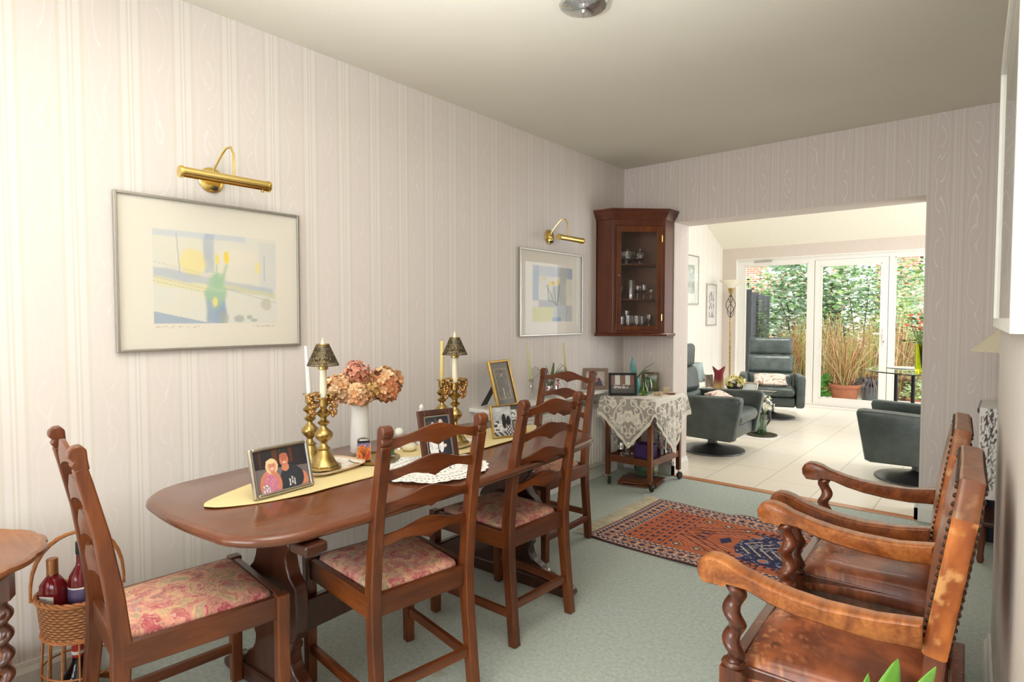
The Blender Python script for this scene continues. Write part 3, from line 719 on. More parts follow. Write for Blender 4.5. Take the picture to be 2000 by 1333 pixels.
for i in range(250):
    y = random.uniform(0, .92); l = random.uniform(.07, .12); dy = random.uniform(-.025, .035); c = random.uniform(-.01, .01)
    m.tube([(0.004, y, .007), (-l * .5, y + dy * .4 + c, .010 + random.random() * .008), (-l, y + dy, .004)], [.0019, .0017, .0009], 4, cap=False)
m.build('fringe', plain('fringe_wool', rgb(238, 228, 200), .9), rug)
# ------------------------------------------------------------------ pictures on the wall
def blot(c, x, y, cx, cy, rx, ry, col, a=1.0, s=0, jag=.5):
    d = ((x - cx) / rx) ** 2 + ((y - cy) / ry) ** 2
    if d > 4: return c
    n = fbm(x * 9, y * 9, s, 3) - .5
    return mixc(c, col, a * smoothstep(1.15, .35, d + n * jag * 2))
def bar(c, x, y, x0, x1, y0, y1, col, a=1.0, s=0, soft=.012):
    n = (fbm(x * 8, y * 8, s, 2) - .5) * .03
    k = smoothstep(x0 - soft, x0 + soft, x + n) * smoothstep(x1 + soft, x1 - soft, x + n) * smoothstep(y0 - soft, y0 + soft, y + n) * smoothstep(y1 + soft, y1 - soft, y + n)
    return mixc(c, col, a * k * (.7 + .6 * fbm(x * 5, y * 5, s + 3)) if k > 0 else 0)
PAPER = rgb(238, 232, 214); CARD = rgb(241, 236, 224)
def line(c, x, y, x0, y0, x1, y1, w, col, a=.7):
    dx, dy = x1 - x0, y1 - y0; L2 = dx * dx + dy * dy; t = max(0, min(1, ((x - x0) * dx + (y - y0) * dy) / L2))
    d = math.hypot(x - x0 - t * dx, y - y0 - t * dy); return mixc(c, col, a * smoothstep(w, w * .3, d))
def tulip_picture(u, v):     # u 0..1 left to right, v 0..1 bottom to top, whole sheet
    if not (.165 < u < .86 and .165 < v < .805): 
        if .132 < v < .150 and (.17 < u < .42 or .70 < u < .84) and fbm(u * 150, v * 120, 3) > .56: return rgb(216, 210, 196)
        return CARD
    x = (u - .165) / .695; y = (v - .165) / .64
    blue, yel, grn, gry, lb = rgb(146, 170, 200), rgb(244, 228, 140), rgb(170, 206, 170), rgb(176, 182, 176), rgb(204, 214, 226)
    c = mixc(PAPER, rgb(230, 232, 226), fbm(x * 3, y * 3, 1))
    c = bar(c, x, y, 0, .72, .93, 1.0, lb, .6, 2); c = bar(c, x, y, .38, .46, .56, .98, blue, .45, 3); c = bar(c, x, y, .84, 1.0, .40, .95, lb, .35, 9)
    c = blot(c, x, y, .30, .66, .12, .16, yel, .65, 4); c = blot(c, x, y, .62, .75, .2, .12, rgb(244, 236, 222), .5, 5)
    yy = y + .20 * x
    c = bar(c, x, yy, 0, .98, .50, .60, blue, .42, 6, .02); c = bar(c, x, yy, 0, .40, .42, .50, rgb(232, 226, 170), .6, 7, .02)
    c = bar(c, x, yy, .5, 1.0, .50, .55, rgb(226, 222, 170), .6, 8, .02)
    for y0 in (.30, .34, .50): c = line(c, x, y, 0, y0 + .15, .55, y0, .004, rgb(150, 156, 160), .4)
    c = line(c, x, y, .52, .40, 1.0, .24, .005, rgb(150, 150, 140), .5); c = line(c, x, y, .17, .96, .19, .55, .005, rgb(120, 130, 150), .5); c = line(c, x, y, .89, .80, .89, .50, .005, rgb(120, 130, 150), .5)
    if y + .30 * x < .13: c = mixc(c, blue, .75)
    c = bar(c, x, y, .39, .54, .0, .36, blue, .8, 11, .015); c = blot(c, x, y, .47, .36, .09, .22, grn, .8, 12, .7); c = blot(c, x, y, .49, .48, .07, .10, grn, .6, 14, .7)
    c = line(c, x, y, .47, .40, .48, .66, .012, grn, .6); c = line(c, x, y, .50, .40, .56, .66, .02, grn, .6)
    c = blot(c, x, y, .485, .72, .022, .07, yel, 1, 15, .3); c = blot(c, x, y, .56, .74, .025, .08, rgb(246, 222, 100), 1, 16, .3); c = blot(c, x, y, .46, .24, .03, .07, yel, .9, 17, .4)
    c = blot(c, x, y, .83, .64, .03, .09, yel, .7, 18, .8)
    for q in ((.66, .05, .055, .05), (.53, .06, .05, .09), (.75, .07, .03, .03), (.79, .035, .035, .02)): c = blot(c, x, y, *q, gry, .75, 20, .3)
    c = blot(c, x, y, .90, .22, .055, .07, rgb(196, 192, 170), .6, 22, .8)
    return c
def lily_picture(u, v):
    if not (.18 < u < .84 and .15 < v < .83): return CARD
    x = (u - .18) / .66; y = (v - .15) / .68
    blue, yel, grn, gry = rgb(150, 172, 198), rgb(236, 214, 96), rgb(214, 216, 150), rgb(176, 178, 172)
    c = mixc(rgb(224, 222, 212), PAPER, fbm(x * 3, y * 3, 1))
    c = bar(c, x, y, 0, .15, .38, 1, blue, .7, 1); c = bar(c, x, y, .15, 1, .82, 1, rgb(190, 198, 210), .8, 2); c = bar(c, x, y, .66, .83, .30, 1, gry, .85, 3); c = bar(c, x, y, .84, 1, .80, 1, blue, .6, 4)
    c = bar(c, x, y, .15, .55, .26, .40, rgb(164, 168, 170), .8, 5); c = bar(c, x, y, .5, 1, 0, .30, blue, .5, 6); c = bar(c, x, y, 0, .52, 0, .26, rgb(222, 222, 142), .85, 7)
    for p in ((.18, .82, .02), (.4, .82, .02), (.42, .99, .42)): pass
    c = line(c, x, y, .40, .85, .40, 1, .006, rgb(120, 124, 130), .6)
    c = bar(c, x, y, .50, .66, .06, .34, rgb(196, 204, 206), .9, 8, .01); c = bar(c, x, y, .48, .70, 0, .08, rgb(140, 170, 206), .9, 9)
    c = blot(c, x, y, .56, .48, .14, .20, rgb(170, 176, 170), .7, 10, .8)
    for a in ((.56, .30, .34, .66), (.58, .3, .5, .7), (.6, .3, .66, .7), (.56, .34, .38, .40), (.38, .40, .36, .66)): c = line(c, x, y, *a, .016, rgb(104, 118, 108), .9)
    for q in ((.24, .75, .05, .03), (.30, .79, .04, .02), (.47, .70, .08, .05), (.40, .69, .04, .05), (.56, .72, .05, .04), (.63, .73, .03, .06)): c = blot(c, x, y, *q, yel, .9, 12, .5)
    c = blot(c, x, y, .49, .71, .03, .03, rgb(206, 160, 60), .9, 13, .3)
    return c
def wall_picture(name, label, y0, y1, z0, z1, fn, nx, ny, frame='silver_thin_frame', cat='picture', bar_=.011, x=0.0, depth=.022, xdir=1):
    w, h = y1 - y0, z1 - z0
    r = thing(name, label, cat, (x, (y0 + y1) / 2, z0), 0)
    m = MB()
    for a, b in (((0, -w / 2, 0), (depth, -w / 2 + bar_, h)), ((0, w / 2 - bar_, 0), (depth, w / 2, h)), ((0, -w / 2 + bar_, 0), (depth, w / 2 - bar_, bar_)), ((0, -w / 2 + bar_, h - bar_), (depth, w / 2 - bar_, h))): m.span(a, b)
    m.build('frame', frame, r, smooth=0, bevel=.002)
    MB().grid(nx, ny, lambda u, v: (depth * .45, -w / 2 + bar_ + (w - 2 * bar_) * u, bar_ + (h - 2 * bar_) * v), fn).build('print', 'painted_print', r, smooth=0, solid=.003)
    MB().span((depth * .75, -w / 2 + bar_ - .001, bar_ - .001), (depth * .75 + .002, w / 2 - bar_ + .001, h - bar_ + .001)).build('glass', 'picture_glass', r, smooth=0)
    return r
wall_picture('framed_picture', 'larger view of the silver framed tulip watercolour hung above the near part of the table', .744, 1.492, 1.168, 1.775, tulip_picture, 230, 190)
bpy.data.objects['framed_picture']['label'] = 'silver framed pale tulip watercolour hanging above the near half of the table'
wall_picture('framed_picture', 'silver framed yellow lily watercolour hanging beside the corner cabinet', 3.118, 3.885, 1.170, 1.777, lily_picture, 170, 140)

def picture_lamp(label, y, z, ln, r=.021, off=0.0):
    t = thing('picture_lamp', label, 'wall lamp', (0, y, z))
    ph = math.radians(90)
    MB().lathe([(.052, 0), (.052, .006), (.044, .014), (.030, .018), (.0001, .020)], (0, 0, 0), 28).build('wall_plate', 'brass_polished', t, rot=(0, ph, 0))
    MB().tube([(.012, 0, .012), (.035, 0, .045), (.075, .012, .095), (.10, .02, .118), (.125, .026, .12), (.14, .03, .09), (.144, .03, .002)], .0045, 8).build('swan_arm', 'brass_polished', t)
    y0, y1 = off - ln * .5, off + ln * .5
    sh = MB(); cx, cz = .145, -.018
    # tube shade, open slot at the bottom
    n = 30; rings = []
    outer = [(cx + r * sin(math.radians(a)), cz - r * cos(math.radians(a))) for a in [40 + 280 * i / n for i in range(n + 1)]]
    inner = [(cx + (r - .0015) * sin(math.radians(a)), cz - (r - .0015) * cos(math.radians(a))) for a in [40 + 280 * i / n for i in range(n + 1)]][::-1]
    sec = outer + inner
    sh.loft([[(a, yy, b) for a, b in sec] for yy in (y0, y1)])
    o = sh.build('tube_shade', 'brass_polished', t, smooth=40)
    for yy, s in ((y0, -1), (y1, 1)):
        MB().lathe([(r * 1.12, 0), (r * 1.12, .008), (r * 1.02, .012), (.0001, .012)], (0, 0, 0), 24).build('end_cap', 'brass_polished', t, loc=(cx, yy, cz), rot=(-s * ph, 0, 0))
    MB().tube([(cx, y0 + .02, cz), (cx, y1 - .02, cz)], .011, 12).build('bulb', 'white_ceramic', t)
    MB().lathe([(.009, 0), (.009, .012), (.0001, .014)], (0, 0, 0), 14).build('switch', 'black_plastic', t, loc=(.018, .006, -.036), rot=(0, ph, 0))
    MB().lathe([(.007, 0), (.007, .01)], (cx, y1 - .02, cz - r * 1.0 - .006), 10).build('shade_screw', 'brass_antique', t)
    return t
l1 = picture_lamp('long brass picture lamp above the tulip watercolour', 1.105, 1.872, .335)
l2 = picture_lamp('short brass picture lamp above the lily watercolour', 3.468, 1.880, .28, .0195, .070)

# ceiling fitting
cl = thing('ceiling_light', 'clear glass ceiling light disc on the painted ceiling', 'ceiling light', (1.235, 2.03, CZ))
MB().lathe([(.05, 0), (.05, -.02), (.02, -.024), (.0001, -.024)], (0, 0, 0), 24).build('ceiling_rose', 'white_ceramic', cl)
MB().lathe([(.0001, -.034), (.09, -.030), (.098, -.022), (.094, -.020), (.02, -.026)], (0, 0, 0), 36, cap=False).build('glass_disc', 'thin_crystal', cl)
MB().lathe([(.0001, -.060), (.007, -.056), (.011, -.046), (.008, -.036), (.004, -.024)], (0, 0, 0), 14, cap=False).build('finial', 'chrome', cl)

# ------------------------------------------------------------------ radiator and its shelf
rad = thing('radiator', 'white panel radiator on the wall under the white shelf', 'radiator', (0, 0, 0))
ry0, ry1 = 2.80, 4.16
m = MB(); n = int((ry1 - ry0) / .042); 
m.span((.035, ry0, .105), (.05, ry1, .60))
for i in range(n):
    y = ry0 + .02 + i * .0333 * 1.255; 
    m.loft([[(x, yy, z) for x, yy in ((.048, y - .013), (.060, y - .008), (.060, y + .008), (.048, y + .013))] for z in (.14, .57)])
m.build('panel', 'white_gloss_paint', rad, smooth=0)
MB().span((.030, ry0 - .004, .598), (.064, ry1 + .004, .612)).build('top_grille', 'white_gloss_paint', rad, smooth=0, bevel=.003)
for y in (ry0 + .2, ry1 - .2): MB().span((.003, y - .015, .2), (.036, y + .015, .5)).build('bracket', 'white_gloss_paint', rad, smooth=0)
MB().tube([(.045, ry1 + .004, .12), (.045, ry1 + .04, .12), (.045, ry1 + .045, .09), (.045, ry1 + .045, .0)], .009, 8).build('pipe', 'white_gloss_paint', rad)
sh = thing('radiator_shelf', 'long white shelf with scalloped bracket above the radiator', 'shelf', (0, 0, 0))
MB().span((0, 2.64, .712), (.165, 4.12, .738)).build('board', 'white_gloss_paint', sh, smooth=0, bevel=.006)
for y in (2.70, 3.4, 4.05):
    o = [(0, .712), (.15, .712), (.15, .69), (.12, .665), (.07, .655), (.04, .635), (.0, .60)]
    MB().prism(o, y - .01, y + .01, 'Y').build('bracket', 'white_gloss_paint', sh, smooth=0, bevel=.003)

# ------------------------------------------------------------------ corner cabinet with glassware
cab = thing('corner_cabinet', 'dark mahogany corner cabinet with glazed door hung high in the corner', 'cabinet', (0, YB, 0))
A, w = .455, .155     # extent along each wall, return depth. local: wall corner at origin, x right, y negative towards camera
def pent(d=0.0, z=0.0):
    k = d * .41
    return [(0.003, -A - d), (w + k, -A - d), (A + d, -w - k), (A + d, -.003), (.003, -.003)]
z0, z1 = 1.175, 2.075
m = MB()
def vpanel(m, p, q, t, za, zb):
    d = (V(*q) - V(*p)); L = d.length; nrm = V(-d.y, d.x).normalized(); c = (V(*p) + V(*q)) / 2 + nrm * t / 2
    m.box((c.x, c.y, (za + zb) / 2), (L, t, zb - za), math.atan2(d.y, d.x))
p = pent()
vpanel(m, p[0], p[1], .014, z0, z1); vpanel(m, p[2], p[3], .014, z0, z1)
m.build('carcass', 'cabinet_wood', cab, smooth=0, bevel=.001)
MB().span((.003, -A, z0), (.012, -.003, z1)).span((.003, -.012, z0), (A, -.003, z1)).build('back_panel', plain('hazed_cabinet_back', rgb(158, 116, 92), .7), cab, smooth=0)  # back panel colour lightened to imitate reflected haze on the door glass
for z, t in ((z0, .058), (z1 - .02, .02)): MB().prism([(x * .995, y * .995 - .0) for x, y in p], z, z + t).build('panel_board', 'cabinet_wood', cab, smooth=0)
for z in (1.435, 1.715): MB().prism([(x * .96, y * .96) for x, y in pent(-.01)], z, z + .012).build('shelf', 'cabinet_wood', cab, smooth=0)
# cornice (top) and base mouldings
def mould(prof, name):
    m = MB(); m.loft([[(x, y, z) for x, y in pent(d)] for d, z in prof]); return m.build(name, 'cabinet_wood', cab, smooth=30)
mould([(.0, 2.07), (.006, 2.075), (.008, 2.085), (.020, 2.10), (.034, 2.125), (.036, 2.135), (.044, 2.14), (.046, 2.152), (.0, 2.152)], 'cornice')
mould([(.0, 1.150), (.020, 1.152), (.024, 1.160), (.020, 1.168), (.008, 1.176), (.0, 1.178)], 'base_moulding')
# diagonal front
a, b = V(*p[1]), V(*p[2]); dv = (b - a).normalized(); L = (b - a).length; ang = math.atan2(dv.y, dv.x)
fr = Matrix.Translation((a.x, a.y, 0)) @ Matrix.Rotation(ang, 4, 'Z')
m = MB(); m.M = fr
m.span((0, 0, z0), (.026, .018, z1)); m.span((L - .026, 0, z0), (L, .018, z1)); m.span((.026, 0, z1 - .05), (L - .026, .018, z1)); m.span((.026, 0, z0), (L - .026, .018, z0 + .022))
m.build('face_frame', 'cabinet_wood', cab, smooth=0, bevel=.002)
dx0, dx1, dz0, dz1 = .029, L - .029, z0 + .025, z1 - .052
m = MB(); m.M = fr; sw = .034
m.span((dx0, -.004, dz0), (dx0 + sw, .016, dz1)); m.span((dx1 - sw, -.004, dz0), (dx1, .016, dz1)); m.span((dx0 + sw, -.004, dz0), (dx1 - sw, .016, dz0 + .034)); m.span((dx0 + sw, -.004, dz1 - .048), (dx1 - sw, .016, dz1))
for q in (((dx0 + sw, .0, dz0 + .034), (dx0 + sw + .006, .010, dz1 - .048)), ((dx1 - sw - .006, .0, dz0 + .034), (dx1 - sw, .010, dz1 - .048))): m.span(*q)
dr = m.build('door', 'mahogany_Z', cab, smooth=0, bevel=.0015)
m = MB(); m.M = fr; m.span((dx0 + sw, .004, dz0 + .034), (dx1 - sw, .006, dz1 - .048)); m.build('glass_pane', 'cabinet_glass', dr, smooth=0)
for z in (dz0 + .10, dz1 - .10):
    m = MB(); m.M = fr; m.box((dx1 + .001, -.006, z), (.008, .006, .05)); m.lathe([(.004, -.026), (.004, .026)], (dx1 + .001, -.008, z), 8); m.build('hinge', 'brass_polished', dr, smooth=30)
m = MB(); m.M = fr; m.lathe([(.006, 0), (.006, .006)], (dx0 + .02, -.008, 1.63), 12); m.build('keyhole', 'brass_antique', dr)

def crystal(kind, s=1.0):
    P = {'wine': [(.028, 0), (.026, .003), (.004, .008), (.0035, .045), (.012, .055), (.026, .075), (.030, .10), (.028, .125), (.0265, .125), (.028, .10), (.024, .077), (.010, .058)],
         'goblet': [(.030, 0), (.028, .004), (.006, .010), (.008, .025), (.028, .045), (.036, .070), (.033, .105), (.031, .105), (.034, .070), (.026, .048), (.004, .034)],
         'sherry': [(.022, 0), (.02, .003), (.004, .008), (.004, .040), (.012, .048), (.019, .065), (.020, .09), (.0185, .09), (.018, .066), (.010, .052)],
         'vase': [(.038, 0), (.036, .01), (.030, .05), (.032, .09), (.042, .14), (.045, .155), (.043, .155), (.039, .138), (.029, .09), (.026, .05), (.030, .015)],
         'tumbler': [(.030, 0), (.033, .004), (.036, .03), (.038, .075), (.036, .075), (.034, .03), (.028, .012)],
         'decanter': [(.040, 0), (.036, .008), (.018, .016), (.046, .05), (.052, .075), (.042, .10), (.020, .115), (.024, .13), (.0215, .13), (.017, .115), (.038, .10), (.048, .075), (.040, .05)],
         'bowl': [(.030, 0), (.028, .005), (.012, .014), (.016, .022), (.045, .045), (.055, .08), (.060, .105), (.057, .105), (.052, .08), (.040, .048)]}[kind]
    m = MB(); seg = 24
    m.lathe([(r * s, z * s) for r, z in P], (0, 0, 0), seg, cap=False)
    # cut facets: slight star profile
    m.v = [(x * (1 + .05 * (i % 2)), y * (1 + .05 * (i % 2)), z) for i, (x, y, z) in enumerate(m.v)]
    return m
def cab_pt(t, dp):      # t along the door 0..1, dp depth behind glass; world
    q = fr @ Vector((dx0 + sw + .012 + (dx1 - dx0 - 2 * sw - .024) * t, .03 + dp, 0)); return (q.x, q.y + YB)
GL = [('decanter_glass', 'goblet', .01, .05, 1.728, .9, 'small cut crystal goblet, first on the top cabinet shelf'),
      ('crystal_bowl', 'bowl', .22, .07, 1.728, .95, 'wide cut crystal bowl on the top cabinet shelf'),
      ('crystal_jug', 'decanter', .33, .13, 1.728, 1.0, 'cut crystal jug behind the wide bowl on the top cabinet shelf'),
      ('crystal_goblet', 'decanter', .62, .07, 1.728, .95, 'round cut crystal lidded jar alone on the top cabinet shelf'),
      ('sherry_glass', 'sherry', .04, .06, 1.448, 1.1, 'slim sherry glass left of the flared vase on the middle cabinet shelf'),
      ('crystal_vase', 'vase', .36, .07, 1.448, .98, 'tall flared cut crystal vase on the middle cabinet shelf'),
      ('wine_glass', 'sherry', .58, .08, 1.448, 1.2, 'stemmed glass beside the flared vase on the middle cabinet shelf'),
      ('wine_glass', 'wine', .74, .06, 1.448, .92, 'largest stemmed wine glass on the middle cabinet shelf'),
      ('liqueur_glass', 'sherry', .96, .05, 1.448, .85, 'smallest liqueur glass at the hinge end of the middle cabinet shelf'),
      ('tumbler', 'tumbler', .07, .05, 1.234, .95, 'crystal tumbler furthest from the hinges on the bottom cabinet shelf'),
      ('tumbler', 'tumbler', .25, .04, 1.234, 1.1, 'crystal tumbler in front of the stemmed glass, bottom cabinet shelf'),
      ('wine_glass', 'wine', .30, .13, 1.234, .98, 'tall stemmed glass rising behind the tumblers, bottom cabinet shelf'),
      ('tumbler', 'tumbler', .52, .05, 1.234, 1.05, 'crystal tumbler in the middle of the bottom cabinet shelf'),
      ('tumbler', 'tumbler', .68, .07, 1.234, 1.0, 'crystal tumbler just past the middle of the bottom cabinet shelf'),
      ('brandy_glass', 'goblet', .90, .05, 1.234, .85, 'stubby crystal goblet at the hinge end of the bottom cabinet shelf')]
for nm, kd, t, dp, z, s, lb in GL:
    q = cab_pt(t, dp); o = crystal(kd, s).build(nm, 'thin_crystal', None, loc=(q[0], q[1], z), smooth=20); tag(o, lb, 'glass', 'crystal in the corner cabinet')
_before = set(bpy.data.objects)
# ------------------------------------------------------------------ things on the dining table
# gold runner with pointed end
run = thing('table_runner', 'pale gold table runner with a pointed end along the dining table', 'table runner', (.735, 1.56, TZ), math.radians(2.0))
def runner_pt(u, v):
    y = -.825 + 1.67 * u; w = .135
    if u < .16: w *= .04 + .96 * min(1, (u / .16)) ** .55
    if u > .86: w *= .04 + .96 * min(1, (1 - u) / .14) ** .7
    x = (v - .5) * 2 * w
    return (x + .008 * sin(y * 6), y, .0035 + .0015 * sin(y * 14 + x * 20) + .002 * fbm(x * 20, y * 10, 2))
MB().grid(120, 20, runner_pt, lambda u, v: rgb(214, 194, 138) if (v < .05 or v > .95) else mixc(rgb(228, 208, 152), rgb(234, 216, 166), fbm(u * 30, v * 8, 1))).build('cloth', 'printed_cloth', run, smooth=180, solid=.002)
TT = TZ + .006

def easel(name, label, fw, fh, bw, mat, fn, loc, rz, lean=12, nx=80, ny=60, mount=0.0, mount_col=None, strut=True, strut_mat='black_plastic', depth=.016, inner=None, photo='photo_print', strut_x=0.0):
    r = thing(name, label, 'photo frame', loc, rz)
    R = Matrix.Rotation(math.radians(-lean), 4, 'X')
    m = MB(); m.M = R
    for a, b in (((-fw / 2, -depth, 0), (-fw / 2 + bw, 0, fh)), ((fw / 2 - bw, -depth, 0), (fw / 2, 0, fh)), ((-fw / 2 + bw, -depth, 0), (fw / 2 - bw, 0, bw)), ((-fw / 2 + bw, -depth, fh - bw), (fw / 2 - bw, 0, fh))): m.span(a, b)
    m.build('frame', mat, r, smooth=0, bevel=min(.004, depth * .3))
    if inner:
        m = MB(); m.M = R; i = bw; j = bw + .004
        for a, b in (((-fw / 2 + i, -depth * .8, i), (-fw / 2 + j, 0, fh - i)), ((fw / 2 - j, -depth * .8, i), (fw / 2 - i, 0, fh - i)), ((-fw / 2 + i, -depth * .8, i), (fw / 2 - i, 0, j)), ((-fw / 2 + i, -depth * .8, fh - j), (fw / 2 - i, 0, fh - i))): m.span(a, b)
        m.build('inner_trim', inner, r, smooth=0)
    m = MB(); m.M = R; iw, ih = fw - 2 * bw, fh - 2 * bw
    def cf(u, v):
        mu, mv = mount / iw, mount / ih
        if mount and not (mu < u < 1 - mu and mv < v < 1 - mv): return mount_col
        return fn((u - mu) / (1 - 2 * mu), (v - mv) / (1 - 2 * mv))
    m.grid(nx, ny, lambda u, v: (-iw / 2 + iw * u, -depth * .55, bw + ih * v), cf); m.build('photograph', photo, r, smooth=0)
    m = MB(); m.M = R; m.span((-fw / 2 + .003, -depth * .4, .003), (fw / 2 - .003, -.001, fh - .003)); m.build('backing', 'black_plastic', r, smooth=0)
    if strut:
        th = math.radians(lean); top = (0, sin(th) * fh * .62, cos(th) * fh * .62); foot = (0, sin(th) * fh * .62 + fh * .28 + .02, .002)
        MB().beam([(strut_x, top[1] + .002, top[2]), (strut_x, (top[1] + foot[1]) / 2, (top[2] + foot[2]) / 2), (strut_x, foot[1], foot[2] + .004)], [fw * .16, fw * .24, fw * .28], .004, up=(0, 0, 1)).build('strut', strut_mat, r, smooth=0)
    return r
def ell(x, y, cx, cy, rx, ry): return ((x - cx) / rx) ** 2 + ((y - cy) / ry) ** 2 < 1
def couple_photo(x, y):
    c = rgb(52, 50, 56) if y > .58 - .1 * x else rgb(122, 116, 118)
    if y > .60: 
        if abs(x - .40) < .05 or abs(x - .70) < .03 or abs(x - .12) < .015: c = rgb(96, 60, 44)
        elif abs(x - .50) < .02: c = rgb(60, 74, 60)
    skin = rgb(214, 140, 112)
    if ell(x, y, .66, .18, .22, .38): c = rgb(58, 62, 72)                   # man's shirt
    if ell(x, y, .88, .12, .10, .22): c = skin
    if ell(x, y, .80, .22, .10, .22): c = rgb(58, 62, 72)
    if ell(x, y, .57, .52, .07, .10): c = skin
    if ell(x, y, .56, .70, .085, .15): c = rgb(206, 130, 104)
    if ell(x, y, .56, .80, .08, .07): c = rgb(188, 110, 92)
    for ex in (.535, .59):
        if ell(x, y, ex, .715, .013, .012): c = rgb(70, 40, 36)
    if ell(x, y, .565, .635, .035, .014): c = rgb(244, 236, 230)
    if ell(x, y, .27, .16, .20, .36): c = skin
    if ell(x, y, .27, .10, .135, .36) or (abs(x - .28) < .05 and .3 < y < .48): c = rgb(222, 150, 174) if fbm(x * 60, y * 60, 3) > .5 else rgb(200, 120, 150)
    if ell(x, y, .32, .60, .115, .19): c = rgb(238, 212, 160)
    if ell(x, y, .33, .46, .04, .08): c = skin
    if ell(x, y, .325, .60, .072, .13): c = rgb(228, 158, 132)
    for ex in (.30, .35):
        if ell(x, y, ex, .62, .012, .010): c = rgb(80, 50, 40)
    if ell(x, y, .325, .54, .032, .014): c = rgb(248, 240, 236)
    if ell(x, y, .31, .72, .09, .05): c = rgb(244, 222, 176)
    for gx, gy in ((.13, .08), (.18, .10), (.22, .08), (.62, .13), (.67, .17), (.71, .12)):
        if abs(x - gx) < .016 and abs(y - gy) < .09: c = rgb(236, 236, 240) if fbm(x * 90, y * 30, 5) > .42 else rgb(80, 84, 96)
    return c
easel('photo_frame', 'silver photo frame showing a couple in colour, nearest end of the table', .208, .152, .012, 'silver_frame', couple_photo, (.822, .957, TT), math.radians(94), 14, 150, 104)
def wedding_photo(x, y):
    c = rgb(40, 38, 44)
    if .05 < x < .95 and y > .80: c = rgb(70, 66, 70) if fbm(x * 20, y * 20) > .5 else rgb(30, 30, 34)
    if ell(x, y, .30, .30, .20, .36): c = rgb(236, 234, 232) if fbm(x * 14, y * 14, 2) > .38 else rgb(206, 206, 210)
    if ell(x, y, .58, .42, .12, .32): c = rgb(232, 232, 234) if fbm(x * 14, y * 14, 6) > .36 else rgb(196, 198, 206)
    if x > .74 - .2 * y: c = rgb(34, 36, 48)
    if ell(x, y, .72, .26, .08, .04): c = rgb(230, 206, 190)
    if ell(x, y, .34, .76, .08, .09): c = rgb(214, 180, 160)
    if ell(x, y, .66, .82, .08, .09): c = rgb(214, 180, 160)
    if abs(x - .46) < .02 and y < .6: c = rgb(20, 20, 24)
    return c
easel('photo_frame', 'upright mahogany photo frame with a wedding photo behind the nearest side chair', .155, .205, .024, 'dark_mahogany', wedding_photo, (.925, 1.535, TT), math.radians(76), 15, 60, 90, inner='silver_frame')
def bw_photo(x, y):
    n = fbm(x * 14, y * 14, 4); c = mixc(rgb(150, 156, 164), rgb(214, 216, 220), n)
    if y > .72: c = mixc(rgb(170, 176, 184), rgb(230, 232, 236), fbm(x * 5, y * 9))
    if .60 < x < 1 and y > .1: c = rgb(88, 92, 84)
    if .62 < x < .80 and .50 < y < .86: c = rgb(226, 226, 226) if fbm(x * 30, y * 30, 7) > .42 else rgb(110, 110, 110)
    if .66 < x < .96 and .16 < y < .44: c = mixc(rgb(70, 66, 66), rgb(206, 200, 196), fbm(x * 20, y * 20, 9))
    if ell(x, y, .36, .50, .07, .26) or ell(x, y, .50, .46, .07, .22): c = rgb(34, 34, 38)
    if ell(x, y, .37, .78, .03, .04) or ell(x, y, .50, .70, .03, .04): c = rgb(214, 206, 200)
    if ell(x, y, .15, .30, .14, .22): c = rgb(232, 232, 234) if fbm(x * 18, y * 18, 3) > .45 else rgb(60, 60, 64)
    if y < .14: c = rgb(60, 60, 64) if int(x * 12 + y * 10) % 2 else rgb(190, 192, 196)
    if .42 < x < .58 and y < .34: c = rgb(40, 40, 44) if (int(x * 22) + int(y * 16)) % 2 else rgb(210, 210, 214)
    return c
easel('photo_frame', 'gold edged photo frame with black and white pictures, far end of the table', .185, .150, .008, 'gold_leaf', bw_photo, (.800, 2.085, TT), math.radians(72), 13, 90, 74)

# brass candlesticks
def candlestick_profile(h, top):
    k = h / .262
    P = [(.062, 0), (.062, .004), (.055, .008), (.050, .012), (.040, .024), (.030, .045), (.023, .062), (.020, .068), (.024, .072), (.014, .080), (.010, .092), (.016, .100), (.028, .112), (.032, .122), (.030, .132), (.018, .144), (.010, .152), (.009, .158),
         (.020, .166), (.022, .172), (.010, .180), (.010, .188), (.024, .200), (.026, .207), (.018, .214), (.010, .222), (.012, .228), (.017, .232), (.017, .256), (.017, .262)]
    return [(r * (1 if z > .012 else 1.0), z * k) for r, z in P] + [(top, h), (top, h + .003), (.012, h + .003), (.012, h - .01), (.0001, h - .01)]
def candlestick(label, x, y, h, rz=0.3, top=.026, base_z=TT):
    t = thing('brass_candlestick', label, 'candlestick', (x, y, base_z), rz)
    b = MB(); b.lathe([(.064, 0), (.064, .005), (.056, .010)], (0, 0, 0), 8, ang0=PI / 8); b.lathe([(.052, .008), (.050, .012)], (0, 0, 0), 8, ang0=PI / 8)
    b.build('octagonal_base', 'brass_antique', t, smooth=20, bevel=.001)
    pr = [p for p in candlestick_profile(h, top) if p[1] >= .0119 or p[1] > .01]
    MB().lathe([(.048, .010)] + pr[0:], (0, 0, 0), 28, cap=False).build('turned_stem', 'brass_antique', t, smooth=40)
    return t
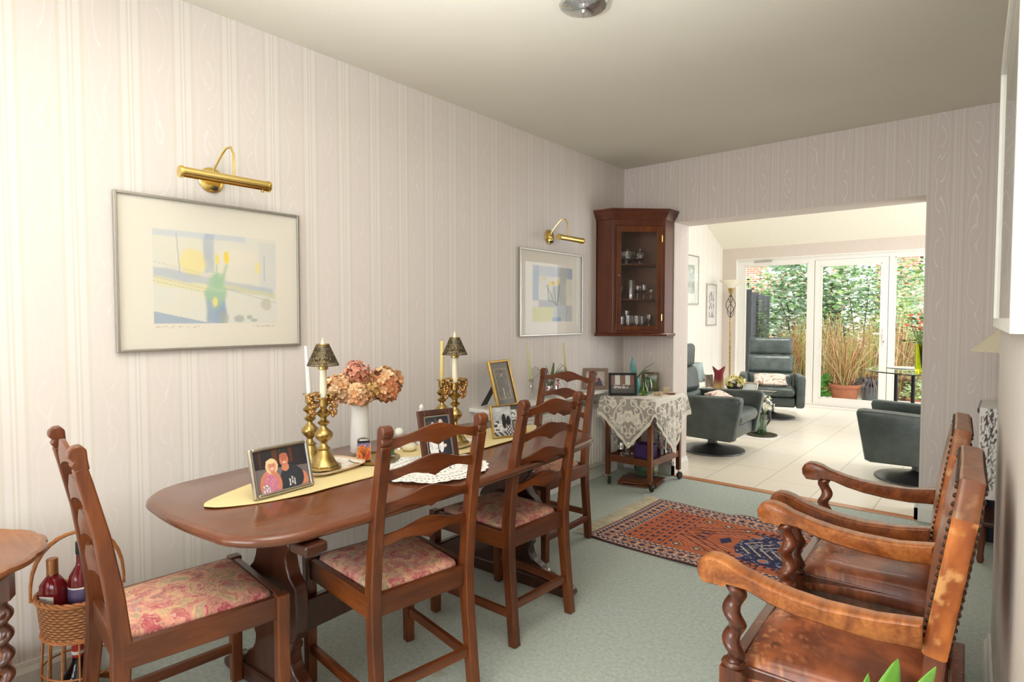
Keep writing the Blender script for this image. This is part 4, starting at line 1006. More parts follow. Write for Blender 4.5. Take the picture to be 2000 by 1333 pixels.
def candle(name, label, x, y, z0, h, r0, r1, mat, grp=None, wick=True, dx=0, dy=0, flame=False):
    t = thing(name, label, 'candle', (x, y, z0))
    m = MB(); n = 8; m.lathe([(r0, 0)] + [(r0 + (r1 - r0) * i / n, h * i / n * .985) for i in range(1, n + 1)] + ([(.0085, h), (.0075, h + .010), (.004, h + .024), (.0005, h + .036)] if flame else [(r1 * .5, h), (.0001, h)]), (0, 0, 0), 18)
    m.v = [(a + dx * (c / h) ** 1.0, b + dy * (c / h), c) for a, b, c in m.v]
    m.build('wax', mat, t, smooth=40)
    if wick: MB().tube([(dx, dy, h - .001), (dx, dy + .001, h + .008)], .001, 5).build('wick', 'black_plastic', t)
    return t
def grapes(label, x, y, z, seed):
    t = thing('grape_candle_ring', label, 'candle ring', (x, y, z))
    MB().tube([(.021 * cos(a), .021 * sin(a), .0) for a in [2 * PI * i / 20 for i in range(20)]], .003, 6, closed=True).build('ring_wire', 'bronze_grapes', t)
    random.seed(seed)
    for s, (ax, ay) in ((-1, (-.64, -.77)), (1, (.64, .77))):
        m = MB()
        for i in range(36):
            k = i / 36; rr = .022 * (1 - k * .75); a = random.uniform(0, 2 * PI)
            cx = ax * (.031 + .006 * k) + rr * cos(a) * .9; cy = ay * (.031 + .006 * k) + rr * sin(a) * .9
            m.sphere((cx, cy, .012 - .075 * k + random.uniform(-.006, .006)), .0074 - .001 * k, 8, 6)
        m.build('grape_cluster', 'bronze_grapes', t, smooth=180)
        m = MB()
        for j in range(3):
            a0 = math.atan2(ay, ax) + (j - 1) * .7
            m.grid(6, 6, lambda u, v, a0=a0: ((.02 + .035 * u) * cos(a0) + (v - .5) * .03 * sin(PI * (.15 + .8 * u)) * -sin(a0), (.02 + .035 * u) * sin(a0) + (v - .5) * .03 * sin(PI * (.15 + .8 * u)) * cos(a0), .012 + .008 * sin(u * 3) - .006 * abs(v - .5)))
        m.build('leaf_spray', 'bronze_grapes', t, smooth=180, solid=.001)
    return t
# pierced brass lamp shade : a solid cone with real holes
def pierced_shade(label, x, y, zb, zt, rb=.056, rt=.022):
    t = bpy.data.objects.new('candle_shade', None); COL.objects.link(t); st = [o for o in bpy.data.objects if o.name.startswith('brass_candlestick')][-1]; t.parent = st; t.rotation_euler = (0, 0, 0); t.location = (0, 0, zb - st.location.z); t['label'] = label
    H = zt - zb; N = 88; R_ = 26; th = .0006; m = MB(); vs = []; fs = []
    for j in range(R_ + 1):
        f = j / R_; r = rb + (rt - rb) * f
        for i in range(N): a = 2 * PI * i / N; vs.append((r * cos(a), r * sin(a), H * f))
    def hole(i, j):
        f = (j + .5) / R_
        if .03 < f < .17: return i % 2 == 0
        if .22 < f < .62: return hsh(i // 1 % 11, j, 3) > .58 and (i % 11 not in (0,))
        if .68 < f < .84: return i % 3 != 0
        return False
    for j in range(R_):
        for i in range(N):
            if not hole(i, j): k = (i + 1) % N; fs.append((j * N + i, j * N + k, (j + 1) * N + k, (j + 1) * N + i))
    m.add(vs, fs); m.build('pierced_cone', 'brass_pierced_dark', t, smooth=180, solid=.0012, fixn=False)
    MB().tube([((rt) * cos(a), (rt) * sin(a), H) for a in [2 * PI * i / 28 for i in range(28)]], .0022, 6, closed=True).build('top_rim', 'brass_antique', t)
    m = MB(); m.lathe([(.0155, -.014), (.018, -.012), (.018, -.004), (.0145, -.002), (.0145, .028), (.0135, .028), (.0135, -.014)], (0, 0, 0), 20, cap=False)
    for k in range(4): a = PI / 2 * k + .4; m.tube([(.014 * cos(a), .014 * sin(a), .02), (rt * .98 * cos(a), rt * .98 * sin(a), H - .002)], .0012, 5)
    m.build('follower_collar', 'brass_antique', t)
    return t
cx1, cy1 = .690, 1.185
candlestick('brass candlestick with grape ring standing on the patterned china tray', cx1, cy1, .252, .2, base_z=TT + .014)
candle('candle', 'ivory candle under the nearer pierced brass shade', cx1, cy1, TT + .262, .186, .0125, .0115, 'wax_ivory', wick=False, flame=True)
grapes('bronze grape ring around the candle on the china tray', cx1, cy1, TT + .266, 3)
pierced_shade('pierced brass candle shade nearer the tulip watercolour', cx1, cy1, 1.108, 1.184)
cx2, cy2 = .733, 1.80
candlestick('brass candlestick with grape ring on the farther patterned plate', cx2, cy2, .262, .2, base_z=TT + .010)
candle('candle', 'ivory candle under the farther pierced brass shade', cx2, cy2, TT + .268, .192, .0125, .0115, 'wax_ivory', wick=False, flame=True)
grapes('bronze grape ring on the farther candlestick', cx2, cy2, TT + .272, 8)
pierced_shade('pierced brass candle shade farther along, beside the yellow candle', cx2, cy2, 1.119, 1.193, .055, .021)
x3, y3 = .533, 1.225
candlestick('plain brass candlestick holding the white taper by the wall', x3, y3, .262, .5)
candle('taper_candle', 'white taper candle leaning slightly, on the candlestick by the wall', x3, y3, TT + .256, .190, .0105, .006, 'wax_white', dx=-.012, dy=-.006, wick=False)
x4, y4 = .545, 1.90
candlestick('plain brass candlestick holding the yellow taper', x4, y4, .262, .5)
candle('taper_candle', 'yellow taper candle behind the farther pierced shade', x4, y4, TT + .256, .19, .0105, .008, 'wax_yellow', dx=.002)
# china tray and plate
def tray(label, x, y, w, h, rz, seed):
    def cf(u, v):
        c = rgb(246, 240, 232)
        n = fbm(u * 10, v * 10, seed); e = min(u, 1 - u, v, 1 - v)
        if e < .035: return rgb(222, 190, 160)
        if abs(((u * 6) % 1) - .5) < .03: c = rgb(232, 212, 186)
        q = math.hypot((u * 3) % 1 - .5, (v * 2) % 1 - .5)
        if q < .17 and n > .38: c = rgb(222, 150, 128)
        elif .2 < q < .3 and n > .55: c = rgb(178, 190, 150)
        return c
    def pf(u, v):
        a = (u - .5) * 2; b = (v - .5) * 2; e = max(abs(a), abs(b)); 
        k = (a ** 4 + b ** 4 + 1e-9) ** .25; sx = a * (e / k if k > 0 else 1); sy = b * (e / k if k > 0 else 1)
        return (sx * w / 2, sy * h / 2, .004 + .012 * smoothstep(.78, 1.0, e))
    o = MB().grid(40, 34, pf, cf).build('china_tray', 'printed_cloth', None, loc=(x, y, TT), rz=rz, smooth=180, solid=.004)
    return tag(o, label, 'tray')
tray('square white china tray with orange sprigs under the nearer candlestick', .665, 1.215, .20, .25, .15, 3)
tray('patterned white plate under the farther candlestick', .73, 1.80, .17, .20, .2, 7)
# white vase with dried hydrangeas
vs_ = thing('white_vase', 'tall white ceramic vase holding the dried hydrangeas', 'vase', (.497, 1.477, TZ))
MB().lathe([(.040, 0), (.041, .004), (.039, .07), (.036, .14), (.035, .205), (.037, .215), (.034, .215), (.032, .20), (.031, .02), (.0001, .012)], (0, 0, 0), 36, cap=False).build('vase_body', 'white_ceramic', vs_, smooth=60)
def hydrangea(label, cx, cy, cz, r, seed, pal, flat=.8, n=170, fl=.019):
    t = thing('dried_hydrangea', label, 'dried flower', (cx, cy, cz), group='dried hydrangeas in the white vase')
    random.seed(seed); m = MB()
    for i in range(n):
        z = random.uniform(-1, 1); a = random.uniform(0, 2 * PI); q = math.sqrt(1 - z * z); d = Vector((q * cos(a), q * sin(a), z * flat)); p = d * r * random.uniform(.66, 1.16)
        nrm = d.normalized(); ax, bx = frame_of(nrm); tw = random.uniform(0, PI); c0 = random.choice(pal); sh = random.uniform(.75, 1.12)
        c = tuple(min(1, ch * sh) for ch in c0[:3]) + (1,)
        cup = random.uniform(.1, .7)
        for k in range(4):
            aa = tw + PI / 2 * k; s = fl * random.uniform(.75, 1.15)
            u1 = ax * cos(aa) + bx * sin(aa); v1 = nrm.cross(u1)
            tip = p + u1 * s + nrm * s * cup; l = p + u1 * s * .6 + v1 * s * .5 + nrm * s * cup * .5; rr = p + u1 * s * .6 - v1 * s * .5 + nrm * s * cup * .35
            kk = len(m.v); m.add([tuple(p), tuple(rr), tuple(tip), tuple(l)], [(0, 1, 2, 3)]); m.c += [mixc(c, rgb(170, 104, 64), .22), c, c, c]
    m.build('petals', 'petals', t, smooth=0, fixn=False)
    return t
tan = [rgb(240, 200, 152), rgb(232, 182, 134), rgb(246, 214, 172), rgb(222, 164, 120)]; pink = [rgb(230, 160, 134), rgb(214, 138, 114), rgb(238, 184, 156)]; yelw = [rgb(226, 192, 128), rgb(206, 168, 100), rgb(190, 146, 84)]; brn = [rgb(206, 134, 92), rgb(226, 160, 112), rgb(186, 112, 74), rgb(238, 188, 142)]
for a in (('large tan hydrangea head, lower one nearest the candlesticks', .455, 1.405, .985, .060, 1, tan), ('salmon pink hydrangea head at the top of the bunch', .490, 1.468, 1.055, .045, 2, pink, .9, 130, .012),
          ('tan hydrangea head hanging over the vase front', .52, 1.455, .965, .050, 3, tan), ('small yellowish hydrangea head over the vase rim', .535, 1.51, .975, .038, 4, yelw, .8, 130, .011),
          ('peach hydrangea head away from the candlesticks', .515, 1.60, 1.005, .068, 5, tan + brn[:1]), ('rust brown hydrangea head lowest on the far side', .545, 1.575, .975, .050, 6, brn), ('tan hydrangea head at the back by the wall', .44, 1.50, 1.01, .05, 7, tan)): hydrangea(*a)
st = MB()
for (ax, ay, az) in ((.455, 1.405, .965), (.490, 1.468, 1.03), (.52, 1.455, .94), (.535, 1.51, .95), (.515, 1.60, .98), (.545, 1.575, .95), (.44, 1.50, .99)):
    st.tube([(.497, 1.477, TZ + .03), (.497 + (ax - .497) * .2, 1.477 + (ay - 1.477) * .2, TZ + .2), (ax, ay, az)], .0022, 5)
for o in [o for o in bpy.data.objects if o.name == 'dried_hydrangea']: st.M = Matrix.Translation(-Vector(o.location)); 
st.v = [tuple(Vector(p) - Vector((.455, 1.405, .985))) for p in st.v]; st.build('stems', 'stem_red_brown', bpy.data.objects['dried_hydrangea'])
# brass dish with painted candle houses
dish = tag(MB().lathe([(.0001, 0), (.088, .0), (.094, .004), (.098, .012), (.094, .010), (.086, .005), (.0001, .005)], (0, 0, 0), 48, cap=False).build('brass_dish', 'brass_antique', None, loc=(.69, 1.405, TT), smooth=40), 'round brass dish carrying the painted votive boxes', 'dish')
def votive(label, x, y, rz, side_fn):
    t = thing('painted_votive', label, 'candle holder', (x, y, TT + .006), rz)
    w, d, h = .052, .036, .082; N = 44
    # body: rounded top arch extruded ; front painted
    def arch(s): # s 0..1 around from bottom-left up over to bottom-right
        pass
    prof = [(-w / 2, 0)] + [(-w / 2 * cos(a) if 0 else -w / 2 * (cos(a)), h - .024 + .024 * sin(a)) for a in [PI / 2 * i / 8 for i in range(9)]] + [(w / 2 * sin(a), h - .024 + .024 * cos(a)) for a in [PI / 2 * i / 8 for i in range(1, 9)]] + [(w / 2, 0)]
    prof = [(-w / 2, 0), (-w / 2, .058), (-w * .46, .068), (-w * .36, .077), (-w * .2, .082), (w * .2, .082), (w * .36, .077), (w * .46, .068), (w / 2, .058), (w / 2, 0)]
    MB().prism(prof, -d / 2, d / 2, 'Y').build('tin_body', 'white_ceramic', t, smooth=30, bevel=.0015)
    m = MB(); m.grid(N, N, lambda u, v: ((u - .5) * w * .94 * (1 if v < .7 else 1 - .5 * (v - .7) ** 1.2), -d / 2 - .0012, .002 + .076 * v), side_fn); m.build('painted_front', 'painted_tin', t, smooth=0)
    MB().grid(24, 8, lambda u, v: ((u - .5) * w * .9, (v - .5) * d * .9, .083 - .010 * abs(u * 2 - 1) ** 3), lambda u, v: rgb(30, 28, 30) if fbm(u * 20, v * 12, 2) < .6 else rgb(190, 186, 170)).build('pierced_lid', 'painted_tin', t, smooth=0, solid=.002)
    m = MB(); m.span((-w / 2 - .001, -.006, .03), (-w / 2 + .001, .010, .046)); m.build('label', plain('label_teal', rgb(70, 140, 130), .5), t, smooth=0)
    return t
def autumn(u, v):
    c = mixc(rgb(226, 120, 50), rgb(110, 110, 180), smoothstep(.62, .78, v + (fbm(u * 6, v * 6, 2) - .5) * .3))
    if fbm(u * 4 + 3, v * 5, 5) > .56 and v < .5: c = rgb(206, 70, 46)
    for k in range(7):
        x0 = .5 + (k - 3) * .02; x1 = .5 + (k - 3) * .14
        d = abs(u - (x0 + (x1 - x0) * smoothstep(.1, .9, v))); 
        if d < .018 and .12 < v < .86: c = rgb(96, 54, 34)
    if fbm(u * 18, v * 18, 8) > .66: c = rgb(240, 180, 90)
    if ell(u, v, .16, .12, .1, .2): c = rgb(220, 84, 50)
    if v > .88 or (v < .08 and u < .3): c = rgb(24, 22, 26)
    return c
votive('painted votive box with an orange autumn tree, nearest on the brass dish', .675, 1.365, math.radians(58), autumn)
votive('green and white painted votive box half hidden by the chair post', .70, 1.455, math.radians(80), lambda u, v: rgb(60, 110, 84) if fbm(u * 5, v * 5, 3) > .5 else (rgb(220, 222, 214) if fbm(u * 9, v * 9, 7) > .45 else rgb(40, 44, 50)))
o = MB().lathe([(.020, 0), (.030, .008), (.032, .018), (.026, .028), (.012, .030), (.0001, .030)], (0, 0, 0), 10).build('pumpkin_candle', 'wax_ivory', None, loc=(.665, 1.60, TT), smooth=60); tag(o, 'small cream pumpkin shaped candle behind the brass dish', 'candle')
o = thing('white_figurine', 'small white figurine standing behind the wedding photo', 'figurine', (.60, 1.72, TT))
MB().lathe([(.02, 0), (.019, .02), (.013, .07), (.010, .11), (.012, .135), (.008, .15), (.0001, .152)], (0, 0, 0), 16).build('figure_body', 'white_ceramic', o)
MB().lathe([(.0001, 0), (.008, .003), (.011, .013), (.007, .024), (.0001, .028)], (.006, 0, .148), 12).build('figure_head', 'white_ceramic', o)
o = MB().sphere((0, 0, .018), .018, 16, 10).build('white_ball_candle', 'wax_white', None, loc=(.60, 1.60, TT + .052), smooth=180); tag(o, 'small round white candle on a glass stand behind the top chair slat', 'candle')
o = MB().lathe([(.022, 0), (.020, .004), (.005, .010), (.005, .035), (.016, .050), (.018, .053), (.0001, .050)], (0, 0, 0), 16, cap=False).build('glass_candle_stand', 'thin_crystal', None, loc=(.60, 1.60, TT)); tag(o, 'small glass stand under the round white candle', 'candle holder')
# lace doily (round, scalloped edge, real pattern of holes)
def doily_col(u, v):
    x, y = (u - .5) * 2, (v - .5) * 2; r = math.hypot(x, y); a = math.atan2(y, x)
    edge = .94 + .04 * abs(sin(a * 14))
    if r > edge: return (1, 1, 1, 0)
    W_ = rgb(247, 246, 243)
    al = 1.0
    if abs(((a * 30 / PI) % 1) - .5) < .17 and abs(r - .86) < .018: al = 0
    if .70 < r < .735 and abs(((a * 34 / PI) % 1) - .5) < .22: al = 0
    if .50 < r < .64 and hsh(int(a * 22), int(r * 40)) > .62 and abs((a * 22) % 1 - .5) < .22: al = 0
    if r < .40 and hsh(int(x * 40), int(y * 40), 2) > .80: al = 0
    return (W_[0], W_[1], W_[2], al)
def doily_pt(u, v):
    x, y = (u - .5) * .40, (v - .5) * .45; r = math.hypot((u - .5) * 2, (v - .5) * 2)
    return (x, y, .004 + .006 * smoothstep(.55, .95, r) * (.5 + .5 * sin(math.atan2(y, x) * 9)) * (1 if x < .12 else .5))
o = MB().grid(150, 180, doily_pt, doily_col).build('lace_doily', 'lace', None, loc=(.955, 1.47, TZ + .003), rz=.1, smooth=180); tag(o, 'oval white crocheted doily with a scalloped edge on the table front', 'doily')

# table-top pieces scaled up and moved outward from the camera, keeping their image positions
for _o in [o for o in bpy.data.objects if o not in _before and o.parent is None]:
    _o.location = (_o.location.x * 1.036 - .0925, _o.location.y * 1.036, TZ + (_o.location.z - TZ) * 1.036); _o.scale = (1.036, 1.036, 1.036)
# ------------------------------------------------------------------ things on the radiator shelf
SZ = .738
def soldier(x, y):
    c = mixc(rgb(60, 56, 50), rgb(120, 112, 92), fbm(x * 8, y * 10, 3))
    if ell(x, y, .52, .45, .20, .32): c = rgb(78, 80, 84)
    if ell(x, y, .52, .80, .09, .08): c = rgb(196, 160, 136)
    if ell(x, y, .52, .88, .11, .05): c = rgb(40, 36, 36)
    if abs(x - .44) < .03 and y < .36: c = rgb(214, 206, 196)
    if abs(x - .60) < .05 and y < .3: c = rgb(70, 72, 78)
    if fbm(x * 30, y * 30, 9) > .66: c = rgb(150, 140, 120)
    return c
def mount_in(fn, col, mx, my):
    def f(u, v):
        if not (mx < u < 1 - mx and my < v < 1 - my): return col
        e = .022
        if not (mx + e < u < 1 - mx - e and my + e * .7 < v < 1 - my - e * .7): return rgb(206, 178, 104)
        return fn((u - mx) / (1 - 2 * mx), (v - my) / (1 - 2 * my))
    return f
easel('photo_frame', 'tall gold and wood photo frame of a uniformed figure leaning at the shelf end', .235, .30, .014, 'gold_leaf', mount_in(soldier, rgb(92, 90, 80), .16, .14), (.168, 2.805, SZ), math.radians(98), 15, 80, 100, inner='oak_dark', depth=.02, strut_x=-.03)
def crystal_stick(label, x, y, h):
    P = [(.030, 0), (.031, .004), (.018, .010), (.008, .022), (.014, .034), (.006, .046), (.010, h * .5), (.016, h * .62), (.008, h * .74), (.012, h * .82), (.017, h * .88), (.016, h), (.0125, h), (.0125, h * .9), (.0001, h * .88)]
    o = MB().lathe(P, (0, 0, 0), 10, cap=False).build('crystal_candlestick', 'thin_crystal', None, loc=(x, y, SZ), smooth=15); return tag(o, label, 'candlestick', None)
crystal_stick('cut crystal candlestick nearer the tall gold frame', .085, 3.155, .145)
candle('taper_candle', 'pale green taper candle leaning, nearer the tall gold photo frame', .085, 3.155, SZ + .132, .245, .0105, .005, 'wax_pale_green', dx=-.012, dy=-.03, wick=False)
crystal_stick('cut crystal candlestick half hidden behind the far chair', .085, 3.575, .145)
candle('taper_candle', 'pale green taper candle leaning, farther along the white shelf', .085, 3.575, SZ + .132, .245, .0105, .005, 'wax_pale_green', dx=-.012, dy=-.03, wick=False)
# glass bowl with small orchid
pl = thing('potted_air_plant', 'spiky green air plant with pink orchid flowers in a clear glass bowl', 'plant', (.09, 3.37, SZ))
MB().lathe([(.035, 0), (.05, .02), (.058, .05), (.050, .085), (.048, .085), (.055, .05), (.046, .022), (.03, .006)], (0, 0, 0), 24, cap=False).build('glass_bowl', 'thin_crystal', pl)
random.seed(11); m = MB()
for i in range(26):
    a = random.uniform(0, 2 * PI); l = random.uniform(.10, .24); b = random.uniform(.2, .9)
    m.tube([(0, 0, .03), (cos(a) * l * .2, sin(a) * l * .2, .03 + l * .6), (cos(a) * l * .5, sin(a) * l * .5, .03 + l * (1.05 - b * .4)), (cos(a) * l * .8, sin(a) * l * .8, .03 + l * (1.0 - b * .9))], [.003, .0028, .0018, .0006], 4)
m.build('leaf_spray', 'aloe_green', pl)
m = MB(); 
for i in range(4): m.tube([(0, .01 * i, .03), (.01, .008 * i, .18 + .02 * i)], .006, 6)
m.build('green_stem', 'stem_green', pl)
m = MB()
for i in range(14): 
    a = random.uniform(0, 6.3); m.sphere((.05 * cos(a), .07 * sin(a), random.uniform(.04, .14)), random.uniform(.008, .014), 7, 5, sz=.5)
m.build('orchid_flower', plain('orchid_pink', rgb(206, 110, 130), .7, vary=.3, scale=60), pl)
def group_small(x, y):
    c = mixc(rgb(150, 130, 120), rgb(210, 200, 196), fbm(x * 6, y * 6, 4))
    if y < .55 and abs(x - .5) < .34 - .3 * (y - .2): c = rgb(44, 40, 62)
    if ell(x, y, .5, .74, .13, .16): c = rgb(206, 150, 130)
    if ell(x, y, .5, .86, .14, .08): c = rgb(90, 64, 56)
    if ell(x, y, .52, .40, .12, .14): c = rgb(206, 90, 130)
    if ell(x, y, .16, .6, .10, .3): c = rgb(226, 220, 226)
    return c
easel('photo_frame', 'brown taupe photo frame standing at the far shelf end', .20, .165, .026, plain('taupe_wood', rgb(140, 118, 100), .5), group_small, (.085, 3.97, SZ), math.radians(38), 10, 50, 40)

# ------------------------------------------------------------------ lace covered trolley
TX0, TX1, TY0, TY1, TH = .185, .545, 4.0, 4.49, .690
tr = thing('tea_trolley', 'small dark wooden trolley on castors under the lace cloth', 'trolley', (0, 0, 0))
for i, (x, y) in enumerate(((TX0, TY0), (TX1, TY0), (TX0, TY1), (TX1, TY1))):
    MB().beam([(x, y, .075), (x, y, TH - .02)], .034, .034, up=(1, 0, 0)).build('leg', 'mahogany_Z', tr, smooth=0, bevel=.004)
    a = (.4, .9, 2.2, -.2)[i]; cx, cy = x + .012 * cos(a), y + .012 * sin(a)
    c = MB().lathe([(.0001, -.011), (.026, -.011), (.030, -.005), (.030, .005), (.026, .011), (.0001, .011)], (0, 0, 0), 24, cap=False).build('castor', 'dark_rubber', tr, loc=(cx, cy, .031), rot=(math.radians(90), 0, a + PI / 2))
    MB().tube([(x, y, .08), (x, y, .062), (cx, cy, .05), (cx, cy, .031)], .006, 6).build('castor_stem', 'brass_antique', tr)
MB().span((TX0 - .03, TY0 - .03, TH - .02), (TX1 + .03, TY1 + .03, TH)).build('tabletop', 'mahogany_X', tr, smooth=0, bevel=.004)
m = MB().span((TX0, TY0, .200), (TX1, TY1, .212))
m.span((TX0, TY0 - .009, .185), (TX1, TY0 + .009, .235)); m.span((TX0, TY1 - .009, .185), (TX1, TY1 + .009, .235)); m.span((TX0 - .009, TY0, .185), (TX0 + .009, TY1, .235)); m.span((TX1 - .009, TY0, .185), (TX1 + .009, TY1, .235))
m.build('lower_shelf', 'mahogany_X', tr, smooth=0, bevel=.002)
# lace cloth: square turned 45 degrees, corners hanging as points
cxc, cyc = (TX0 + TX1) / 2, (TY0 + TY1) / 2
def lace_col(u, v):      # u,v in 0..1 across the cloth square
    x, y = (u - .5), (v - .5); e = min(u, 1 - u, v, 1 - v)
    C_ = rgb(248, 243, 230)
    if e < .028: return C_
    if e < .034: return (C_[0], C_[1], C_[2], .25)
    # corner floral, symmetric about the diagonals
    a, b = abs(x), abs(y)
    if b > a: a, b = b, a
    d = (a + b) / 1.414; s = (a - b) / 1.414      # distance along diagonal, sideways
    al = .42
    def ring(cx, cy, r, w):
        q = math.hypot(d - cx, s - cy); return abs(q - r) < w
    def flower(cx, cy, r):
        q = math.hypot(d - cx, s - cy); an = math.atan2(s - cy, d - cx); return q < r * (.72 + .28 * abs(cos(2.5 * an))) and not (r * .22 < q < r * .34)
    if flower(.445, 0, .052) or flower(.47, .068, .046) or flower(.35, .14, .040): al = 1
    if ring(.56, .035, .026, .0045) or ring(.60, .0, .018, .004) or ring(.52, .11, .026, .0045) or ring(.40, .085, .028, .005) or ring(.34, .05, .026, .0045) or ring(.40, .20, .026, .0045) or ring(.34, .19, .022, .0045) or ring(.30, .25, .03, .005) or ring(.54, .075, .012, .004) or ring(.48, .155, .016, .004): al = 1
    if abs(s - .02 - .12 * sin((d - .3) * 9)) < .006 and d > .28: al = 1
    if abs(d - .285 - .018 * cos(s * 40)) < .007: al = 1
    if (hsh(int(d * 60), int(s * 60), 3) > .90) and d > .26: al = 1
    if d < .27: al = .98
    if abs(e - .06) < .004 * (1 + sin((u + v) * 160)): al = .9
    return (C_[0], C_[1], C_[2], al)
SQ = .93
def cloth_pt(u, v):
    x0, y0 = (u - .5) * SQ, (v - .5) * SQ
    a = math.radians(45 + 3); X = x0 * cos(a) - y0 * sin(a); Y = x0 * sin(a) + y0 * cos(a)
    hx, hy = (TX1 - TX0) / 2 + .034, (TY1 - TY0) / 2 + .034
    ox, oy = max(0, abs(X) - hx), max(0, abs(Y) - hy); sx = 1 if X >= 0 else -1; sy = 1 if Y >= 0 else -1
    if ox == 0 and oy == 0: return (cxc + X, cyc + Y, TH + .004)
    if oy == 0: 
        f = .012 * sin(Y * 40) * min(1, ox * 6); return (cxc + sx * (hx + .004 + .05 * ox + abs(f)), cyc + Y * (1 - .15 * ox), TH + .004 - ox)
    if ox == 0:
        f = .012 * sin(X * 42 + 1) * min(1, oy * 6); return (cxc + X * (1 - .15 * oy), cyc + sy * (hy + .004 + .05 * oy + abs(f)), TH + .004 - oy)
    q = math.hypot(ox, oy); an = math.atan2(oy, ox)
    return (cxc + sx * (hx + .010 + .25 * q * cos(an)), cyc + sy * (hy + .010 + .25 * q * sin(an)), TH + .004 - q * .98)
m = MB().grid(170, 170, cloth_pt, lace_col)
def clampc(p):   # the cloth lies against the walls rather than in them
    return (max(.012, p[0]), min(4.548, p[1]), p[2])
m.v = [clampc(p) for p in m.v]
o = m.build('lace_tablecloth', 'lace', None, smooth=180); tag(o, 'cream floral lace cloth with pointed corners hanging over the trolley', 'tablecloth')
LZ = TH + .007
def street_photo(x, y):
    c = mixc(rgb(60, 60, 60), rgb(110, 100, 90), fbm(x * 8, y * 8, 2))
    if y > .42: c = rgb(126, 86, 70)
    if (.18 < x < .40 or .62 < x < .82) and y > .45: c = rgb(206, 214, 206) if abs(((x * 12) % 1) - .5) > .1 else rgb(240, 240, 236)
    if y < .5 and y > .25 and fbm(x * 26, y * 14, 6) > .5 and .1 < x < .75: c = rgb(206, 200, 196)
    if y < .22: c = rgb(70, 72, 74)
    if abs(y - .42) < .015: c = rgb(40, 38, 38)
    return c
easel('photo_frame', 'black photo frame with a group in a street, front edge of the lace cloth', .215, .175, .018, 'black_metal', street_photo, (.285, 4.045, LZ), math.radians(36), 12, 70, 56)
o = thing('turquoise_vase', 'turquoise ceramic vase with pointed leaf shapes and an air plant', 'vase', (.30, 4.22, LZ))
MB().lathe([(.026, 0), (.034, .02), (.040, .06), (.036, .10), (.028, .125), (.030, .13), (.026, .13), (.024, .12)], (0, 0, 0), 20, cap=False).build('vase_body', 'turquoise_glaze', o)
m = MB(); m.grid(6, 14, lambda u, v: (-.01 - .02 * v + (u - .5) * .05 * sin(PI * (.12 + .88 * v)) , (u - .5) * .01, .10 + .19 * v)); m.build('leaf_blade', 'turquoise_glaze', o, smooth=180, solid=.004)
m = MB(); random.seed(4)
for i in range(7):
    a = random.uniform(-.4, 1.0); l = random.uniform(.10, .17); m.tube([(0, 0, .11), (.5 * l * cos(a), .5 * l * sin(a), .11 + l * .55), (l * cos(a), l * sin(a), .11 + l * random.uniform(.5, .95))], [.007, .005, .0008], 5)
m.build('aloe_leaf', 'aloe_green', o)
o = MB().lathe([(.0001, 0), (.030, .0), (.036, .018), (.034, .045), (.018, .078), (.014, .11), (.017, .125), (.015, .125), (.012, .108), (.015, .08), (.031, .045), (.033, .02), (.027, .004)], (0, 0, 0), 24, cap=False).build('green_glass_bottle', 'glass_green', None, loc=(.395, 4.18, LZ)); tag(o, 'small pear shaped olive green glass vase', 'vase')
o = MB().lathe([(.0001, 0), (.033, 0), (.035, .02), (.034, .08), (.024, .105), (.026, .125), (.024, .125), (.022, .105), (.032, .08), (.033, .02)], (0, 0, 0), 24, cap=False).build('glass_jar', 'thin_green_glass', None, loc=(.375, 4.29, LZ)); tag(o, 'clear pale blue glass jar behind the olive green vase', 'jar')
easel('photo_frame', 'small dark gold framed picture at the back corner of the lace cloth', .14, .155, .016, 'brass_pierced_dark', lambda x, y: mixc(rgb(70, 66, 44), rgb(140, 128, 80), fbm(x * 8, y * 8, 5)), (.32, 4.43, LZ), math.radians(18), 8, 30, 36)
o = MB().box((0, 0, .022), (.050, .050, .044)).build('marble_cube_candle', 'marble_candle', None, loc=(.485, 4.385, LZ), rz=.5, smooth=0, bevel=.003); tag(o, 'beige cube shaped candle on a small wooden dish', 'candle')
o = MB().lathe([(.0001, 0), (.03, 0), (.034, .006)], (0, 0, 0), 20, cap=False).build('wooden_dish', 'walnut_small_table', None, loc=(.535, 4.37, LZ)); tag(o, 'little brown wooden dish beside the cube candle', 'dish')
for i, (x, y, r) in enumerate(((.470, 4.235, .017), (.497, 4.262, .017), (.515, 4.232, .015))):
    o = MB().lathe([(.0001, 0), (r, 0), (r * 1.05, .007), (r, .018), (.0001, .019)], (0, 0, 0), 16, cap=False).build('wooden_disc', 'cookie_wood', None, loc=(x, y, LZ)); tag(o, ('pale wooden disc nearest the olive green vase', 'pale wooden disc behind the other two on the lace cloth', 'smallest pale wooden disc at the cloth edge')[i], 'ornament')
